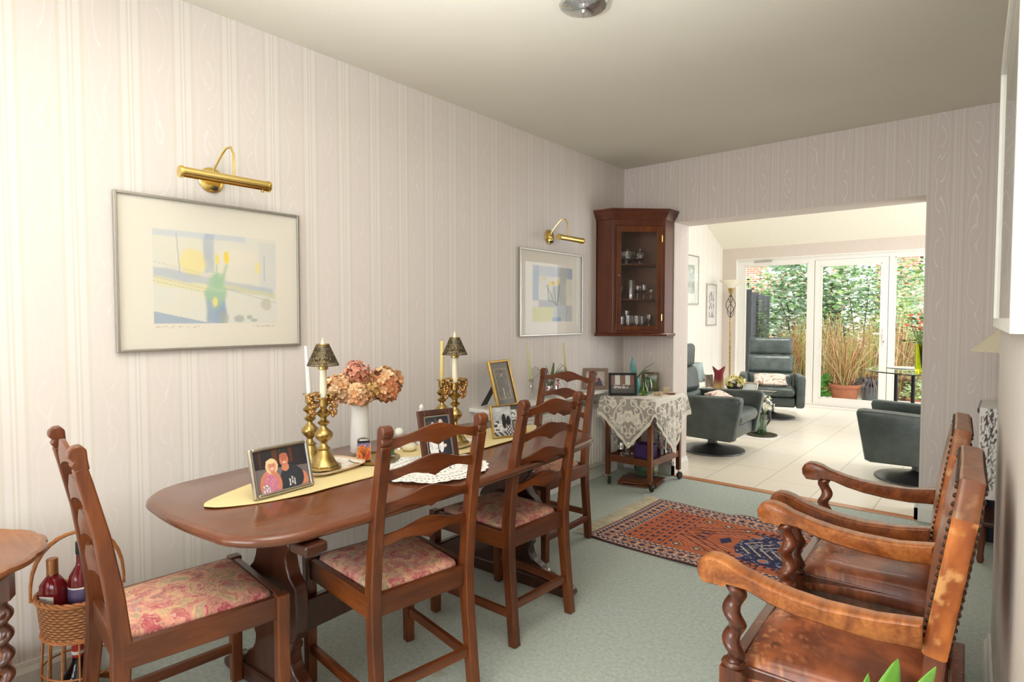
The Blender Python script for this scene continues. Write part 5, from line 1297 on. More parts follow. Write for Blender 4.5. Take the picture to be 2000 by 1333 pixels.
# lower shelf
o = thing('purple_box', 'dark purple open box on the lower trolley shelf', 'box', (.425, 4.16, .213), .1); m = MB()
for q in (((-.07, -.06, 0), (.07, .06, .006)), ((-.07, -.06, 0), (-.066, .06, .11)), ((.066, -.06, 0), (.07, .06, .11)), ((-.07, -.06, 0), (.07, -.056, .11)), ((-.07, .056, 0), (.07, .06, .11))): m.span(*q)
m.build('box_body', 'purple_card', o, smooth=0)
for i, (x, y, k, s, lb) in enumerate(((.255, 4.085, 'bowl', .9, 'cut glass bowl on the lower trolley shelf beside the purple box'), (.245, 4.2, 'decanter', 1.0, 'round cut glass decanter behind the bowl on the lower trolley shelf'), (.490, 4.30, 'vase', 1.15, 'tall clear glass vase behind the purple box'), (.515, 4.38, 'vase', 1.0, 'clear glass vase at the far end of the lower trolley shelf'))):
    o = crystal(k, s).build('glass_vase', 'thin_crystal', None, loc=(x, y, .213), smooth=20); tag(o, lb, 'vase')
o = thing('glass_tank', 'square clear glass tank on the carpet under the trolley', 'vase', (.385, 4.26, .046), .15); m = MB()
for q in (((-.075, -.05, 0), (.075, .05, .006)), ((-.075, -.05, 0), (-.071, .05, .12)), ((.071, -.05, 0), (.075, .05, .12)), ((-.075, -.05, 0), (.075, -.046, .12)), ((-.075, .046, 0), (.075, .05, .12))): m.span(*q)
m.build('glass_walls', 'thin_green_glass', o, smooth=0)
for i in range(4):
    o = MB().box((0, 0, .004), (.30, .22, .007)).build('placemat', 'mahogany_X' if i % 2 else 'cork_mat', None, loc=(.37 + .006 * i, 4.17 + .012 * (i % 2), .001 + .0115 * i), rz=(.25, .05, .45, .15)[i], smooth=0)
    tag(o, ('bottom brown placemat of the pile under the trolley', 'brown placemat second from the carpet under the trolley', 'brown placemat third from the carpet, turned askew', 'top brown placemat under the glass tank')[i], 'placemat', 'placemats piled under the trolley')

# ------------------------------------------------------------------ near left corner: gate-leg table, bottle basket, second basket
tb = thing('occasional_table', 'small brown table with piecrust edge and barley twist leg nearest the left wall', 'table', (.375, .175, 0))
def crust(d, z, R=.262): return [((R - d + .0075 * abs(cos(a * 8)) ** .6) * cos(a), (R - d + .0075 * abs(cos(a * 8)) ** .6) * sin(a), z) for a in [2 * PI * i / 128 for i in range(128)]]
MB().loft([crust(.02, .628), crust(.004, .632), crust(0, .638), crust(.002, .646), crust(.014, .650), crust(.020, .648), crust(.024, .646)]).build('tabletop', 'walnut_small_table', tb, smooth=50)
MB().lathe([(.20, .595), (.20, .627)], (0, 0, 0), 40, cap=True).build('apron', 'walnut_small_table', tb, smooth=30)
def bobbin(m, x, y, z0, z1, r=.019):
    n = 70; seg = 16; rings = []
    for i in range(n + 1):
        t = i / n; z = z0 + (z1 - z0) * t; k = smoothstep(0, .05, t) * smoothstep(0, .05, 1 - t); ring = []
        for j in range(seg):
            a = 2 * PI * j / seg; ph = 2 * PI * 7 * t
            ring.append((x + r * .38 * k * cos(ph) + r * .8 * cos(a), y + r * .38 * k * sin(ph) + r * .8 * sin(a), z))
        rings.append(ring)
    m.loft(rings)
for k in range(4):
    a = math.radians(63 + 90 * k); x, y = .172 * cos(a), .172 * sin(a)
    m = MB(); m.box((x, y, .575), (.042, .042, .11), a); bobbin(m, x, y, .12, .525); m.box((x, y, .06), (.038, .038, .12), a); m.build('leg', 'oak_column', tb, smooth=40)
for k in range(4):
    a = math.radians(63 + 90 * k); b = a + PI / 2
    MB().beam([(.172 * cos(a), .172 * sin(a), .09), (.172 * cos(b), .172 * sin(b), .09)], .02, .03).build('stretcher', 'oak_column', tb, smooth=0, bevel=.003)
# wicker bottle carrier
bk = thing('wicker_bottle_basket', 'tall wicker bottle carrier with hooped handle behind the near dining chair', 'basket', (.185, .565, 0), math.radians(20))
RX, RY = .125, .105
def ering(rx, ry, z, n=36): return [(rx * cos(a), ry * sin(a), z) for a in [2 * PI * i / n for i in range(n)]]
m = MB(); rings = [(.92, .255), (.97, .28), (1.0, .32), (1.03, .37)]
vs = []; nseg = 64
m.loft([[(RX * k * cos(a), RY * k * sin(a), z) for a in [2 * PI * i / nseg for i in range(nseg)]] for k, z in rings] + [[(RX * k * .95 * cos(a), RY * k * .95 * sin(a), z) for a in [2 * PI * i / nseg for i in range(nseg)]] for k, z in rings[::-1]], cap=False)
m.build('woven_band', 'wicker', bk, smooth=60)
m = MB()
for q in range(3):
    pts = [((RX * 1.04 + .005 * sin(9 * a + q * 2.1)) * cos(a), (RY * 1.04 + .005 * sin(9 * a + q * 2.1)) * sin(a), .375 + .005 * cos(9 * a + q * 2.1)) for a in [2 * PI * i / 72 for i in range(72)]]; m.tube(pts, .0045, 6, closed=True)
    pts = [((RX * .93 + .003 * sin(9 * a + q * 2.1)) * cos(a), (RY * .93 + .003 * sin(9 * a + q * 2.1)) * sin(a), .250 + .004 * cos(9 * a + q * 2.1)) for a in [2 * PI * i / 72 for i in range(72)]]; m.tube(pts, .0035, 6, closed=True)
m.build('braided_rim', 'wicker_rim', bk)
MB().add([(RX * .9 * cos(a), RY * .9 * sin(a), .256) for a in [2 * PI * i / 32 for i in range(32)]], [tuple(range(32))]).build('tier_floor', 'wicker', bk, smooth=0, solid=.006)
m = MB()
for i in range(14):
    a = 2 * PI * i / 14 + .2; m.tube([(RX * .90 * cos(a), RY * .90 * sin(a), .25), (RX * .97 * cos(a), RY * .97 * sin(a), .14), (RX * 1.0 * cos(a), RY * 1.0 * sin(a), .03)], .0032, 6)
m.build('cane_stakes', 'wicker_rim', bk)
m = MB()
for q in range(2): m.tube([(RX * 1.0 * cos(a), RY * 1.0 * sin(a), .018 + .012 * q) for a in [2 * PI * i / 48 for i in range(48)]], .006, 6, closed=True)
m.tube([(RX * .97 * cos(a), RY * .97 * sin(a), .13) for a in [2 * PI * i / 48 for i in range(48)]], .003, 6, closed=True)
m.build('foot_rim', 'wicker_rim', bk)
m = MB()
for q in range(3):
    pts = []
    for i in range(60):
        t = i / 59; a = PI * t; w = .005
        x = -RX * 1.02 * cos(a); z = .375 + .205 * sin(a) ** .75 if 0 < t < 1 else .375
        pts.append((x + w * cos(30 * t + q * 2.1) * sin(a), w * sin(30 * t + q * 2.1), z + w * cos(30 * t + q * 2.1) * abs(cos(a)) * 0))
    m.tube([(p[0] * cos(.98) - p[1] * sin(.98), p[0] * sin(.98) + p[1] * cos(.98), p[2]) for p in pts], .0048, 6)
m.build('hoop_handle', 'wicker_rim', bk)
def bottle(name, label, x, y, z, kind, rz=0):
    t = thing(name, label, 'bottle', (x, y, z), rz)
    if kind == 'red':
        MB().loft([[(a * w, b * d, zz) for a, b in ((-1, -.7), (-.8, -1), (.8, -1), (1, -.7), (1, .7), (.8, 1), (-.8, 1), (-1, .7))] for w, d, zz in ((.034, .022, 0), (.036, .024, .01), (.037, .025, .13), (.034, .024, .155), (.020, .018, .175), (.013, .013, .185), (.0125, .0125, .2))]).build('glass_body', 'bottle_red', t, smooth=50)
        MB().lathe([(.0165, .190), (.0165, .238), (.015, .241), (.0001, .241)], (0, 0, 0), 20).build('cap', 'bottle_cap_gold', t)
        lb = MB().box((0, -.0262, .085), (.050, .001, .075)).build('paper_label', 'label_white', t, smooth=0)
        MB().box((0, -.0272, .085), (.040, .001, .028)).build('label_print', 'label_ink', lb, smooth=0)
    elif kind == 'dark':
        MB().lathe([(.036, 0), (.038, .008), (.038, .15), (.034, .175), (.016, .205), (.0135, .22), (.0135, .255)], (0, 0, 0), 28).build('glass_body', 'bottle_red', t, smooth=50)
        MB().lathe([(.015, .245), (.015, .285), (.0001, .286)], (0, 0, 0), 18).build('cap', 'black_plastic', t)
        lb = MB().grid(12, 2, lambda u, v: (.0386 * sin((u - .5) * 1.9), -.0386 * cos((u - .5) * 1.9), .055 + .085 * v)).build('paper_label', 'label_white', t, smooth=180, solid=.0006)
        MB().grid(12, 2, lambda u, v: (.0392 * sin((u - .5) * 1.7), -.0392 * cos((u - .5) * 1.7), .06 + .075 * v)).build('label_print', 'label_purple', lb, smooth=180, solid=.0006)
    else:
        MB().lathe([(.050, 0), (.055, .01), (.056, .05), (.050, .075), (.030, .10), (.018, .125), (.0155, .15), (.0155, .20)], (0, 0, 0), 28).build('glass_body', 'bottle_dark_glass', t, smooth=50)
        MB().lathe([(.0165, .19), (.0165, .225), (.0001, .226)], (0, 0, 0), 18).build('cap', 'black_plastic', t)
        lb = MB().lathe([(.0172, .142), (.0168, .19)], (0, 0, 0), 20, cap=False).build('neck_label', 'label_red', t, smooth=60)
        MB().lathe([(.0180, .152), (.0176, .163)], (0, 0, 0), 20, cap=False).build('label_band', 'label_white', lb, smooth=60)
    return t
bottle('liqueur_bottle', 'square shouldered red bottle with copper cap standing in the basket', .160, .500, .262, 'red', math.radians(35))
bottle('sloe_gin_bottle', 'dark red round bottle with black cap standing in the basket', .190, .572, .262, 'dark', math.radians(40))
bottle('wine_bottle', 'dark bottle with red neck label in the lower tier of the basket', .175, .56, .012, 'wine')
b2 = thing('log_basket', 'low wicker basket under the small table, only its rim showing', 'basket', (.13, .27, 0))
MB().lathe([(.0001, .004), (.085, 0), (.10, .06), (.112, .16), (.118, .20), (.112, .20), (.104, .155), (.092, .06), (.08, .012), (.0001, .012)], (0, 0, 0), 40, cap=False).build('woven_body', 'wicker', b2, smooth=60)
MB().tube([(.115 * cos(a), .115 * sin(a), .202) for a in [2 * PI * i / 48 for i in range(48)]], .008, 8, closed=True).build('rim', 'wicker_rim', b2)

# ------------------------------------------------------------------ right side: framed picture on the chimney breast, lamp, side table, plant
cp = thing('framed_picture', 'large white framed picture seen edge on, hung on the chimney breast', 'picture', (2.540 + .0391 * (2.82 - 1.50), 1.50, 1.268), math.radians(2.24))
W_, H_ = 1.22, .90; m = MB()
for a, b in (((-.024, 0, 0), (0, .03, H_)), ((-.024, W_ - .03, 0), (0, W_, H_)), ((-.024, .03, 0), (0, W_ - .03, .03)), ((-.024, .03, H_ - .03), (0, W_ - .03, H_))): m.span(a, b)
m.build('frame', 'white_gloss_paint', cp, smooth=0, bevel=.001)
MB().grid(40, 30, lambda u, v: (-.008, .03 + (W_ - .06) * u, .03 + (H_ - .06) * v), lambda u, v: CARD if not (.14 < u < .86 and .14 < v < .86) else mixc(rgb(196, 200, 196), rgb(228, 224, 210), fbm(u * 5, v * 5, 3))).build('print', 'painted_print', cp, smooth=0, solid=.003)
MB().span((-.016, .03, .03), (-.014, W_ - .03, H_ - .03)).build('glass', 'picture_glass', cp, smooth=0)
st_ = thing('side_cabinet', 'dark turned leg side table with a lace cover in the alcove', 'side table', (2.665, 4.14, 0))
for sx in (-1, 1):
    for sy in (-1, 1):
        MB().lathe([(.012, 0), (.018, .02), (.014, .05), (.020, .12), (.014, .2), (.022, .36), (.016, .42), (.024, .46), (.016, .5), (.02, .7), (.02, .78)], (sx * .19 , sy * .17, 0), 14).build('leg', 'oak_column', st_)
MB().span((-.22, -.20, .80), (.22, .20, .825)).build('tabletop', 'dark_mahogany', st_, smooth=0, bevel=.004); MB().span((-.20, -.18, .64), (.20, .18, .80)).build('drawer_case', 'dark_mahogany', st_, smooth=0, bevel=.003)
MB().span((-.20, -.18, .20), (.20, .18, .22)).build('lower_shelf', 'dark_mahogany', st_, smooth=0, bevel=.003)
def run2(u, v):
    x = (u - .5) * .20; s = (v - .5) * 1.36; 
    if abs(s) < .205: return (x, s, .829)
    o = abs(s) - .205; return (x, (1 if s > 0 else -1) * (.207 + .012 * abs(sin(x * 30)) * min(1, o * 8)), .829 - o)
def lcol(u, v):
    c = rgb(232, 230, 226); e = min(u, 1 - u, v, 1 - v); s = abs(v - .5) * 1.36
    al = 1 if e < .03 or s < .2 else (1 if fbm(u * 34, v * 90, 3) > .44 else .1); return (c[0], c[1], c[2], al)
o = MB().grid(50, 150, run2, lcol).build('lace_runner', 'lace', None, loc=(2.555, 4.14, 0), smooth=180); tag(o, 'white lace runner hanging over the alcove side table', 'tablecloth')
tl = thing('table_lamp', 'cream conical shaded lamp on the alcove table, partly hidden by the chimney', 'lamp', (2.60, 4.16, .832))
MB().lathe([(.06, 0), (.06, .01), (.02, .03), (.016, .06), (.035, .12), (.040, .17), (.018, .23), (.008, .26), (.008, .34)], (0, 0, 0), 24).build('lamp_base', 'brass_antique', tl)
MB().lathe([(.205, .285), (.055, .435), (.054, .434), (.203, .284)], (0, 0, 0), 48, cap=False).build('lamp_shade', 'lamp_shade_cream', tl, smooth=40)
o = MB().box((0, 0, .25), (.22, .16, .50)).build('storage_box', 'navy_box', None, loc=(2.50, 4.44, 0), smooth=0, bevel=.006); tag(o, 'dark navy case standing on the carpet in the alcove', 'box')
ps = thing('plant_stand', 'small wooden plant stand below the spiky green plant', 'stand', (2.43, .80, 0))
MB().lathe([(.0001, .395), (.15, .395), (.155, .405), (.15, .418), (.0001, .418)], (0, 0, 0), 32, cap=False).build('top', 'walnut_small_table', ps, smooth=30)
for k in range(3): a = 2 * PI * k / 3; MB().tube([(.12 * cos(a), .12 * sin(a), .396), (.13 * cos(a), .13 * sin(a), .2), (.145 * cos(a), .145 * sin(a), 0)], [.014, .012, .010], 10).build('leg', 'walnut_small_table', ps)
pp = thing('potted_plant', 'green spiky plant whose leaf tips poke in before the nearest armchair', 'plant', (2.43, .80, .42))
MB().lathe([(.07, 0), (.10, .01), (.125, .20), (.13, .215), (.12, .215), (.112, .19)], (0, 0, 0), 32, cap=True).build('pot', 'terracotta', pp)
MB().lathe([(.0001, .195), (.112, .195)], (0, 0, 0), 24, cap=False).build('soil', 'soil', pp)

random.seed(3); m = MB()
TIPS = [(2.474, .85, .882, .021), (2.443, .85, .851, .014), (2.512, .85, .886, .020), (2.40, .95, .72, .018), (2.36, .84, .70, .02), (2.50, .70, .74, .018), (2.38, .70, .76, .018), (2.46, .93, .72, .018), (2.53, .78, .74, .018), (2.33, .78, .70, .018)]
for (tx, ty, tz, w) in TIPS:
    ax_, ay_ = tx - 2.43, ty - .80
    def lf(u, v, ax_=ax_, ay_=ay_, tz=tz, w=w):
        x, y = ax_ * (.15 + .85 * v ** 1.4), ay_ * (.15 + .85 * v ** 1.4); z = .195 + (tz - .42 - .195) * v ** .85
        ww = w * min(1, (1 - v) * 4.0) ** .8 * (.5 + .5 * min(1, v * 3)); q = (u - .5) * 2 * ww
        return (x + .77 * q, y + .64 * q, z + abs(u - .5) * ww * .5)
    m.grid(4, 26, lf)
m.build('leaves', 'bright_leaf', pp, smooth=180, solid=.0012)
# ------------------------------------------------------------------ swivel armchairs in the garden room
def swivel(label):
    r = thing('leather_swivel_chair', label, 'armchair', group=None)
    MB().lathe([(.0001, 0), (.300, 0), (.305, .006), (.300, .014), (.24, .028), (.12, .046), (.06, .060), (.045, .075), (.045, .20), (.0001, .20)], (0, 0, 0), 56, cap=False).build('swivel_base', 'grey_metal_base', r, smooth=40)
    def pad(x0, x1, y0, y1, z0, z1, rad, mat='green_leather', name='seat', crown=0.0, tilt=0):
        m = MB(); rings = []
        k = 6
        for d, z in ((rad, z0), (rad * .3, z0 + rad * .3), (0, z0 + rad), (0, z1 - rad), (rad * .3, z1 - rad * .3), (rad, z1)):
            pts = []
            for cx, cy, a0 in ((x1 - rad, y1 - rad, 0), (x0 + rad, y1 - rad, 90), (x0 + rad, y0 + rad, 180), (x1 - rad, y0 + rad, 270)):
                for i in range(k + 1): a = math.radians(a0 + 90 * i / k); pts.append((cx + (rad - d) * cos(a), cy + (rad - d) * sin(a), z))
            rings.append(pts)
        if crown:
            rings.append([((x0 + x1) / 2 + (p[0] - (x0 + x1) / 2) * .6, (y0 + y1) / 2 + (p[1] - (y0 + y1) / 2) * .6, z1 + crown) for p in rings[-1]])
        m.loft(rings); return m.build(name, mat, r, smooth=60)
    # front = +y ; width along x
    for s in (-1, 1):
        # arm shell: side panel, profile in YZ tapering to the bottom at the front
        o = [(-.36, .18), (.28, .165), (.32, .18), (.385, .545), (.375, .572), (.34, .580), (-.20, .560), (-.36, .555)]
        m = MB(); x0, x1 = s * .285, s * .385
        rings = []
        def ins(o, d):
            cy = sum(a for a, b in o) / len(o); cz = sum(b for a, b in o) / len(o); return [(a - d * (1 if a > cy else -1), b - d * (1 if b > cz else -1)) for a, b in o]
        for x, d in ((x0, .012), (x0 + s * .012, 0), (x1 - s * .03, 0), (x1 - s * .008, .010), (x1, .03)): rings.append([(x, a, b) for a, b in ins(o, d)])
        m.loft(rings); m.build('arm', 'green_leather', r, smooth=35, bevel=.004)
    pad(-.284, .284, -.30, .30, .17, .30, .03, name='seat_frame')
    pad(-.280, .280, -.24, .355, .303, .43, .05, name='seat_cushion', crown=.015)
    # backrest : three stacked leather pads, leaning
    for j, (za, zb, th) in enumerate(((.36, .56, .13), (.565, .80, .12), (.805, 1.03, .10))):
        m = MB(); rings = []
        for dz, d in ((0, .03), (.018, .004), (.05, 0), (zb - za - .05, 0), (zb - za - .018, .004), (zb - za, .03)):
            z = za + dz; y = -.20 - (z - .36) * .20 + (.04 * smoothstep(.8, 1.03, z))
            w = .275 - .010 * (z > .8) - d * .3; ring = []
            for a in [2 * PI * i / 28 for i in range(28)]:
                ring.append((w * math.copysign(abs(cos(a)) ** .28, cos(a)), y - .03 + (th / 2 - d) * math.copysign(abs(sin(a)) ** .55, sin(a)), z))
            rings.append(ring)
        m.loft(rings); m.build('back_pad', 'green_leather', r, smooth=60)
    return r
s1 = swivel('green leather swivel armchair nearest the opening, facing across the tiles')
s1.location = (.35, 5.70, 0); s1.rotation_euler = (0, 0, math.radians(-88))
s2 = copy_thing(s1, (.18, 8.10, 0), math.radians(176 + 22), 'green leather swivel armchair in front of the tall garden window')
s3 = copy_thing(s1, (2.03, 5.70, 0), math.radians(90), 'green leather swivel armchair seen from its side, cut off by the wall')
def cushion(label, loc, rot, w=.40, d=.40, t=.10):
    def f(top):
        def g(u, v):
            x, y = (u - .5) * 2, (v - .5) * 2; e = (1 - x ** 4) * (1 - y ** 4); k = 1 - .07 * (1 - abs(x)) * abs(y) - .0
            return (x * w / 2 * (1 - .06 * (1 - y * y)), y * d / 2 * (1 - .06 * (1 - x * x)), (1 if top else -1) * t / 2 * e ** .5)
        return g
    cf = lambda u, v: rgb(150, 116, 100) if abs(fbm(u * 6, v * 6, 5, 2) - .5) < .035 or abs(fbm(u * 5 + 9, v * 5, 8, 2) - .5) < .02 else rgb(222, 206, 194)
    m = MB().grid(36, 36, f(True), cf).grid(36, 36, f(False), cf); o = m.build('scatter_cushion', 'printed_cloth', None, loc=loc, smooth=180, rot=rot); return tag(o, label, 'cushion')
cushion('beige patterned cushion leaning in the window armchair', (.205, 7.98, .50), (math.radians(12), 0, math.radians(18)))
cushion('beige patterned cushion inside the armchair nearest the opening', (.42, 5.80, .49), (0, math.radians(25), 0), .30, .34)
# ------------------------------------------------------------------ low table with lamp, frames and flowers behind the near chair
lt = thing('glass_side_table', 'low glass side table with curved chrome legs between the armchairs', 'table', (.02, 6.93, 0), math.radians(3))
MB().span((-.52, -.21, .44), (.52, .21, .452)).build('glass_top', 'glass_table_green', lt, smooth=0, bevel=.002)
for s in (-1, 1):
    for t in (-1, 1):
        MB().tube([(s * .30, t * .14, .0), (s * .40, t * .15, .02), (s * .46, t * .15, .12), (s * .46, t * .15, .26), (s * .40, t * .15, .38), (s * .30, t * .15, .438)], .014, 10).build('curved_leg', 'grey_metal_base', lt)
MB().span((-.45, -.16, .14), (.45, .16, .15)).build('lower_shelf', 'glass_table_green', lt, smooth=0)
LT = .453
tl2 = thing('table_lamp', 'table lamp with a pale blue grey flared shade on the glass side table', 'lamp', (-.355, 6.93, LT))
MB().lathe([(.05, 0), (.05, .012), (.015, .02), (.012, .05), (.012, .1)], (0, 0, 0), 20).build('lamp_base', 'chrome', tl2)
MB().loft([[(r * a, r * b, z) for a, b in ((-1, -1), (1, -1), (1, 1), (-1, 1))] for r, z in ((.115, .075), (.098, .11), (.078, .19), (.064, .30))], cap=False).build('lamp_shade', 'lamp_shade_blue', tl2, smooth=30, solid=.002)
easel('photo_frame', 'thin dark photo frame tilted beside the blue grey lamp shade', .10, .17, .012, 'silver_frame', lambda x, y: mixc(rgb(60, 50, 50), rgb(196, 180, 160), fbm(x * 5, y * 5, 2)), (-.175, 6.93, LT), math.radians(35), 18, 16, 20)
def flame_vase(u, v):
    a = 2 * PI * u; r = .062 * (1 - .35 * v) + .02 * smoothstep(.6, 1, v) * (1 + .6 * sin(a * 2 + 1)); h = .22 + .05 * (.5 + .5 * sin(a * 2 + .6)); return (r * cos(a), r * sin(a), h * v)
o = MB().grid(48, 20, flame_vase, lambda u, v: mixc(rgb(214, 176, 120), rgb(128, 36, 44), smoothstep(.1, .55, v + .2 * (fbm(u * 9, v * 4) - .5)))).build('glass_vase', 'painted_tin', None, loc=(-.075, 6.96, LT), smooth=180, solid=.003); tag(o, 'red and amber glass vase with a wavy rim on the side table', 'vase')
def bouquet(label, loc, R, n, pal, seed, fl=.02, name='flower_bunch', flat=.7, leaves=True):
    t = thing(name, label, 'flowers', loc); random.seed(seed); m = MB()
    for i in range(n):
        z = random.uniform(-.3, 1); a = random.uniform(0, 2 * PI); q = math.sqrt(max(0, 1 - z * z)); nrm = Vector((q * cos(a), q * sin(a), z)); p = Vector((nrm.x * R, nrm.y * R, nrm.z * R * flat)) * random.uniform(.75, 1.08)
        ax, bx = frame_of(nrm); c0 = random.choice(pal); sh = random.uniform(.85, 1.1); c = tuple(min(1, x * sh) for x in c0[:3]) + (1,)
        for k in range(6):
            aa = 2 * PI * k / 6 + i; u1 = ax * cos(aa) + bx * sin(aa); v1 = nrm.cross(u1); s = fl * random.uniform(.8, 1.2); tip = p + u1 * s + nrm * s * .3
            m.add([tuple(p), tuple(p + u1 * s * .6 - v1 * s * .22), tuple(tip), tuple(p + u1 * s * .6 + v1 * s * .22)], [(0, 1, 2, 3)]); m.c += [c] * 4
    m.build('petals', 'petals', t, smooth=0, fixn=False); return t
fb = bouquet('cream and yellow flower arrangement on the glass side table', (.145, 6.86, LT + .10), .115, 70, [rgb(238, 228, 176), rgb(222, 206, 110), rgb(200, 190, 90), rgb(240, 236, 216)], 5, .030)
MB().lathe([(.04, -.10), (.07, -.08), (.095, -.03), (.10, .0), (.095, -.0), (.06, -.075)], (0, 0, 0), 28, cap=False).build('dark_bowl', 'black_plastic', fb)
easel('photo_frame', 'silver photo frame lying back in front of the cream flowers', .17, .13, .018, 'silver_frame', lambda x, y: rgb(190, 196, 196), (.32, 6.83, LT), math.radians(0), 38, 10, 8)
# vase of white chrysanthemums on a tray
tag(MB().span((.30, 6.50, 0), (.66, 6.88, .003)).build('floor_mat', 'label_white', None, smooth=0), 'small white mat on the tiles under the round tray', 'mat')
tag(MB().lathe([(.0001, 0), (.15, 0), (.162, .008), (.158, .010), (.148, .004), (.0001, .004)], (0, 0, 0), 44, cap=False).build('round_tray', 'brass_pierced_dark', None, loc=(.49, 6.76, .004)), 'round dark metal tray on the tiles holding the glass vase', 'tray')
v2 = thing('glass_flower_vase', 'clear glass vase of white chrysanthemums standing on the round tray', 'vase', (.49, 6.76, .009))
MB().lathe([(.045, 0), (.050, .01), (.048, .16), (.056, .225), (.053, .225), (.045, .16), (.046, .012), (.0001, .012)], (0, 0, 0), 24, cap=False).build('glass_body', 'thin_green_glass', v2)
m = MB(); random.seed(9)
for i in range(12): a = random.uniform(0, 6.28); m.tube([(.02 * cos(a + 2), .02 * sin(a + 2), .02), (.03 * cos(a), .03 * sin(a), .22), (.09 * cos(a), .09 * sin(a), .33)], .003, 5)
m.build('stems', 'stem_green', v2)
bq = bouquet('white chrysanthemum heads filling the glass vase on the round tray', (.49, 6.76, .009 + .32), .12, 60, [rgb(248, 246, 240), rgb(240, 238, 226), rgb(226, 226, 180)], 12, .028, flat=1.0)
# ------------------------------------------------------------------ floor lamp
fl = thing('floor_lamp', 'antique gold floor lamp with a twisted basket and frosted uplighter bowl', 'floor lamp', (-.665, 8.95, 0))
MB().lathe([(.0001, 0), (.14, 0), (.14, .012), (.05, .03), (.016, .05), (.014, .06)], (0, 0, 0), 32, cap=False).build('base', 'brass_antique', fl)
MB().tube([(0, 0, .05), (0, 0, 1.30)], .013, 12).build('pole', 'brass_antique', fl)
m = MB()
for k in range(4):
    pts = []
    for i in range(25): t = i / 24; a = PI / 2 * k + PI * 1.0 * t; r = .062 * sin(PI * t) ** .9 + .006; pts.append((r * cos(a), r * sin(a), 1.30 + .34 * t))
    m.tube(pts, .0055, 6)
m.tube([(0, 0, 1.29), (0, 0, 1.66)], .006, 8); m.build('twisted_basket', 'brass_pierced_dark', fl)
MB().lathe([(.012, 1.64), (.03, 1.68), (.045, 1.74), (.04, 1.745)], (0, 0, 0), 24, cap=False).build('cup', 'brass_antique', fl)
MB().lathe([(.04, 1.735), (.09, 1.775), (.165, 1.855), (.162, 1.857), (.085, 1.782), (.036, 1.742)], (0, 0, 0), 40, cap=False).build('glass_bowl', 'marble_shade', fl, smooth=60)
# pictures on the far left wall
def grey_print(u, v):
    if not (.22 < u < .78 and .2 < v < .82): return rgb(236, 238, 230)
    return mixc(rgb(150, 160, 150), rgb(222, 226, 216), fbm(u * 8, v * 10, 3))
def sketch_print(u, v):
    if not (.2 < u < .78 and .17 < v < .82): return rgb(238, 236, 228)
    return mixc(rgb(120, 116, 112), rgb(226, 222, 214), smoothstep(.3, .6, fbm(u * 12, v * 14, 6)))
wall_picture('framed_picture', 'green tinted framed print on the garden room wall, nearer the opening', 7.80, 8.42, 1.49, 2.19, grey_print, 40, 50, 'silver_frame', x=GX0)
wall_picture('framed_picture', 'smaller framed sketch on the garden room wall beside the floor lamp', 8.735, 9.11, 1.18, 1.81, sketch_print, 40, 60, 'silver_frame', x=GX0)
# ------------------------------------------------------------------ round glass dining table at the right
gt = thing('glass_dining_table', 'round clear glass table on black legs before the garden door', 'table', (1.93, 7.62, 0))
MB().lathe([(.0001, .725), (.60, .725), (.605, .731), (.60, .737), (.0001, .737)], (0, 0, 0), 72, cap=False).build('glass_top', 'glass_table_green', gt, smooth=30)
for a in (250, 340, 70, 160):
    x, y = .34 * cos(math.radians(a)), .34 * sin(math.radians(a)); MB().tube([(x, y, 0), (x, y, .724)], .018, 10).build('leg', 'black_metal', gt)
yv = thing('lime_glass_vase', 'lime green glass vase holding red flowers on the round glass table', 'vase', (1.872, 7.43, .738))
MB().lathe([(.0001, .0), (.055, .0), (.062, .02), (.066, .26), (.07, .285), (.066, .285), (.061, .26), (.055, .03)], (0, 0, 0), 28, cap=False).build('glass_body', 'glass_lime', yv)
m = MB(); random.seed(2)
for i in range(10): a = random.uniform(0, 6.28); m.tube([(0, 0, .03), (.03 * cos(a), .03 * sin(a), .26), (.12 * cos(a), .12 * sin(a), .48)], .004, 5)
m.build('stems', 'stem_green', yv)
random.seed(7); m = MB()
for i in range(220):
    a = random.uniform(0, 6.28); r = random.uniform(.02, .19); z = random.uniform(.30, .62); p = Vector((r * cos(a), r * sin(a), z)); d = Vector((random.uniform(-1, 1), random.uniform(-1, 1), random.uniform(-1, 1))).normalized(); ax, bx = frame_of(d); s = random.uniform(.018, .034)
    red = z > .42 and random.random() < .38; c = rgb(206, 74, 50) if red else random.choice([rgb(96, 136, 66), rgb(134, 166, 90), rgb(70, 104, 60)])
    m.add([tuple(p - ax * s), tuple(p + bx * s * .5), tuple(p + ax * s), tuple(p - bx * s * .5)], [(0, 1, 2, 3)]); m.c += [c] * 4
m.build('foliage', 'foliage', yv, smooth=0, fixn=False)
o = MB().lathe([(.0001, 0), (.15, 0), (.155, .006), (.15, .010), (.0001, .010)], (0, 0, 0), 36, cap=False).build('white_placemat', 'white_ceramic', None, loc=(1.66, 7.84, .738)); tag(o, 'round white mat on the glass table', 'placemat')
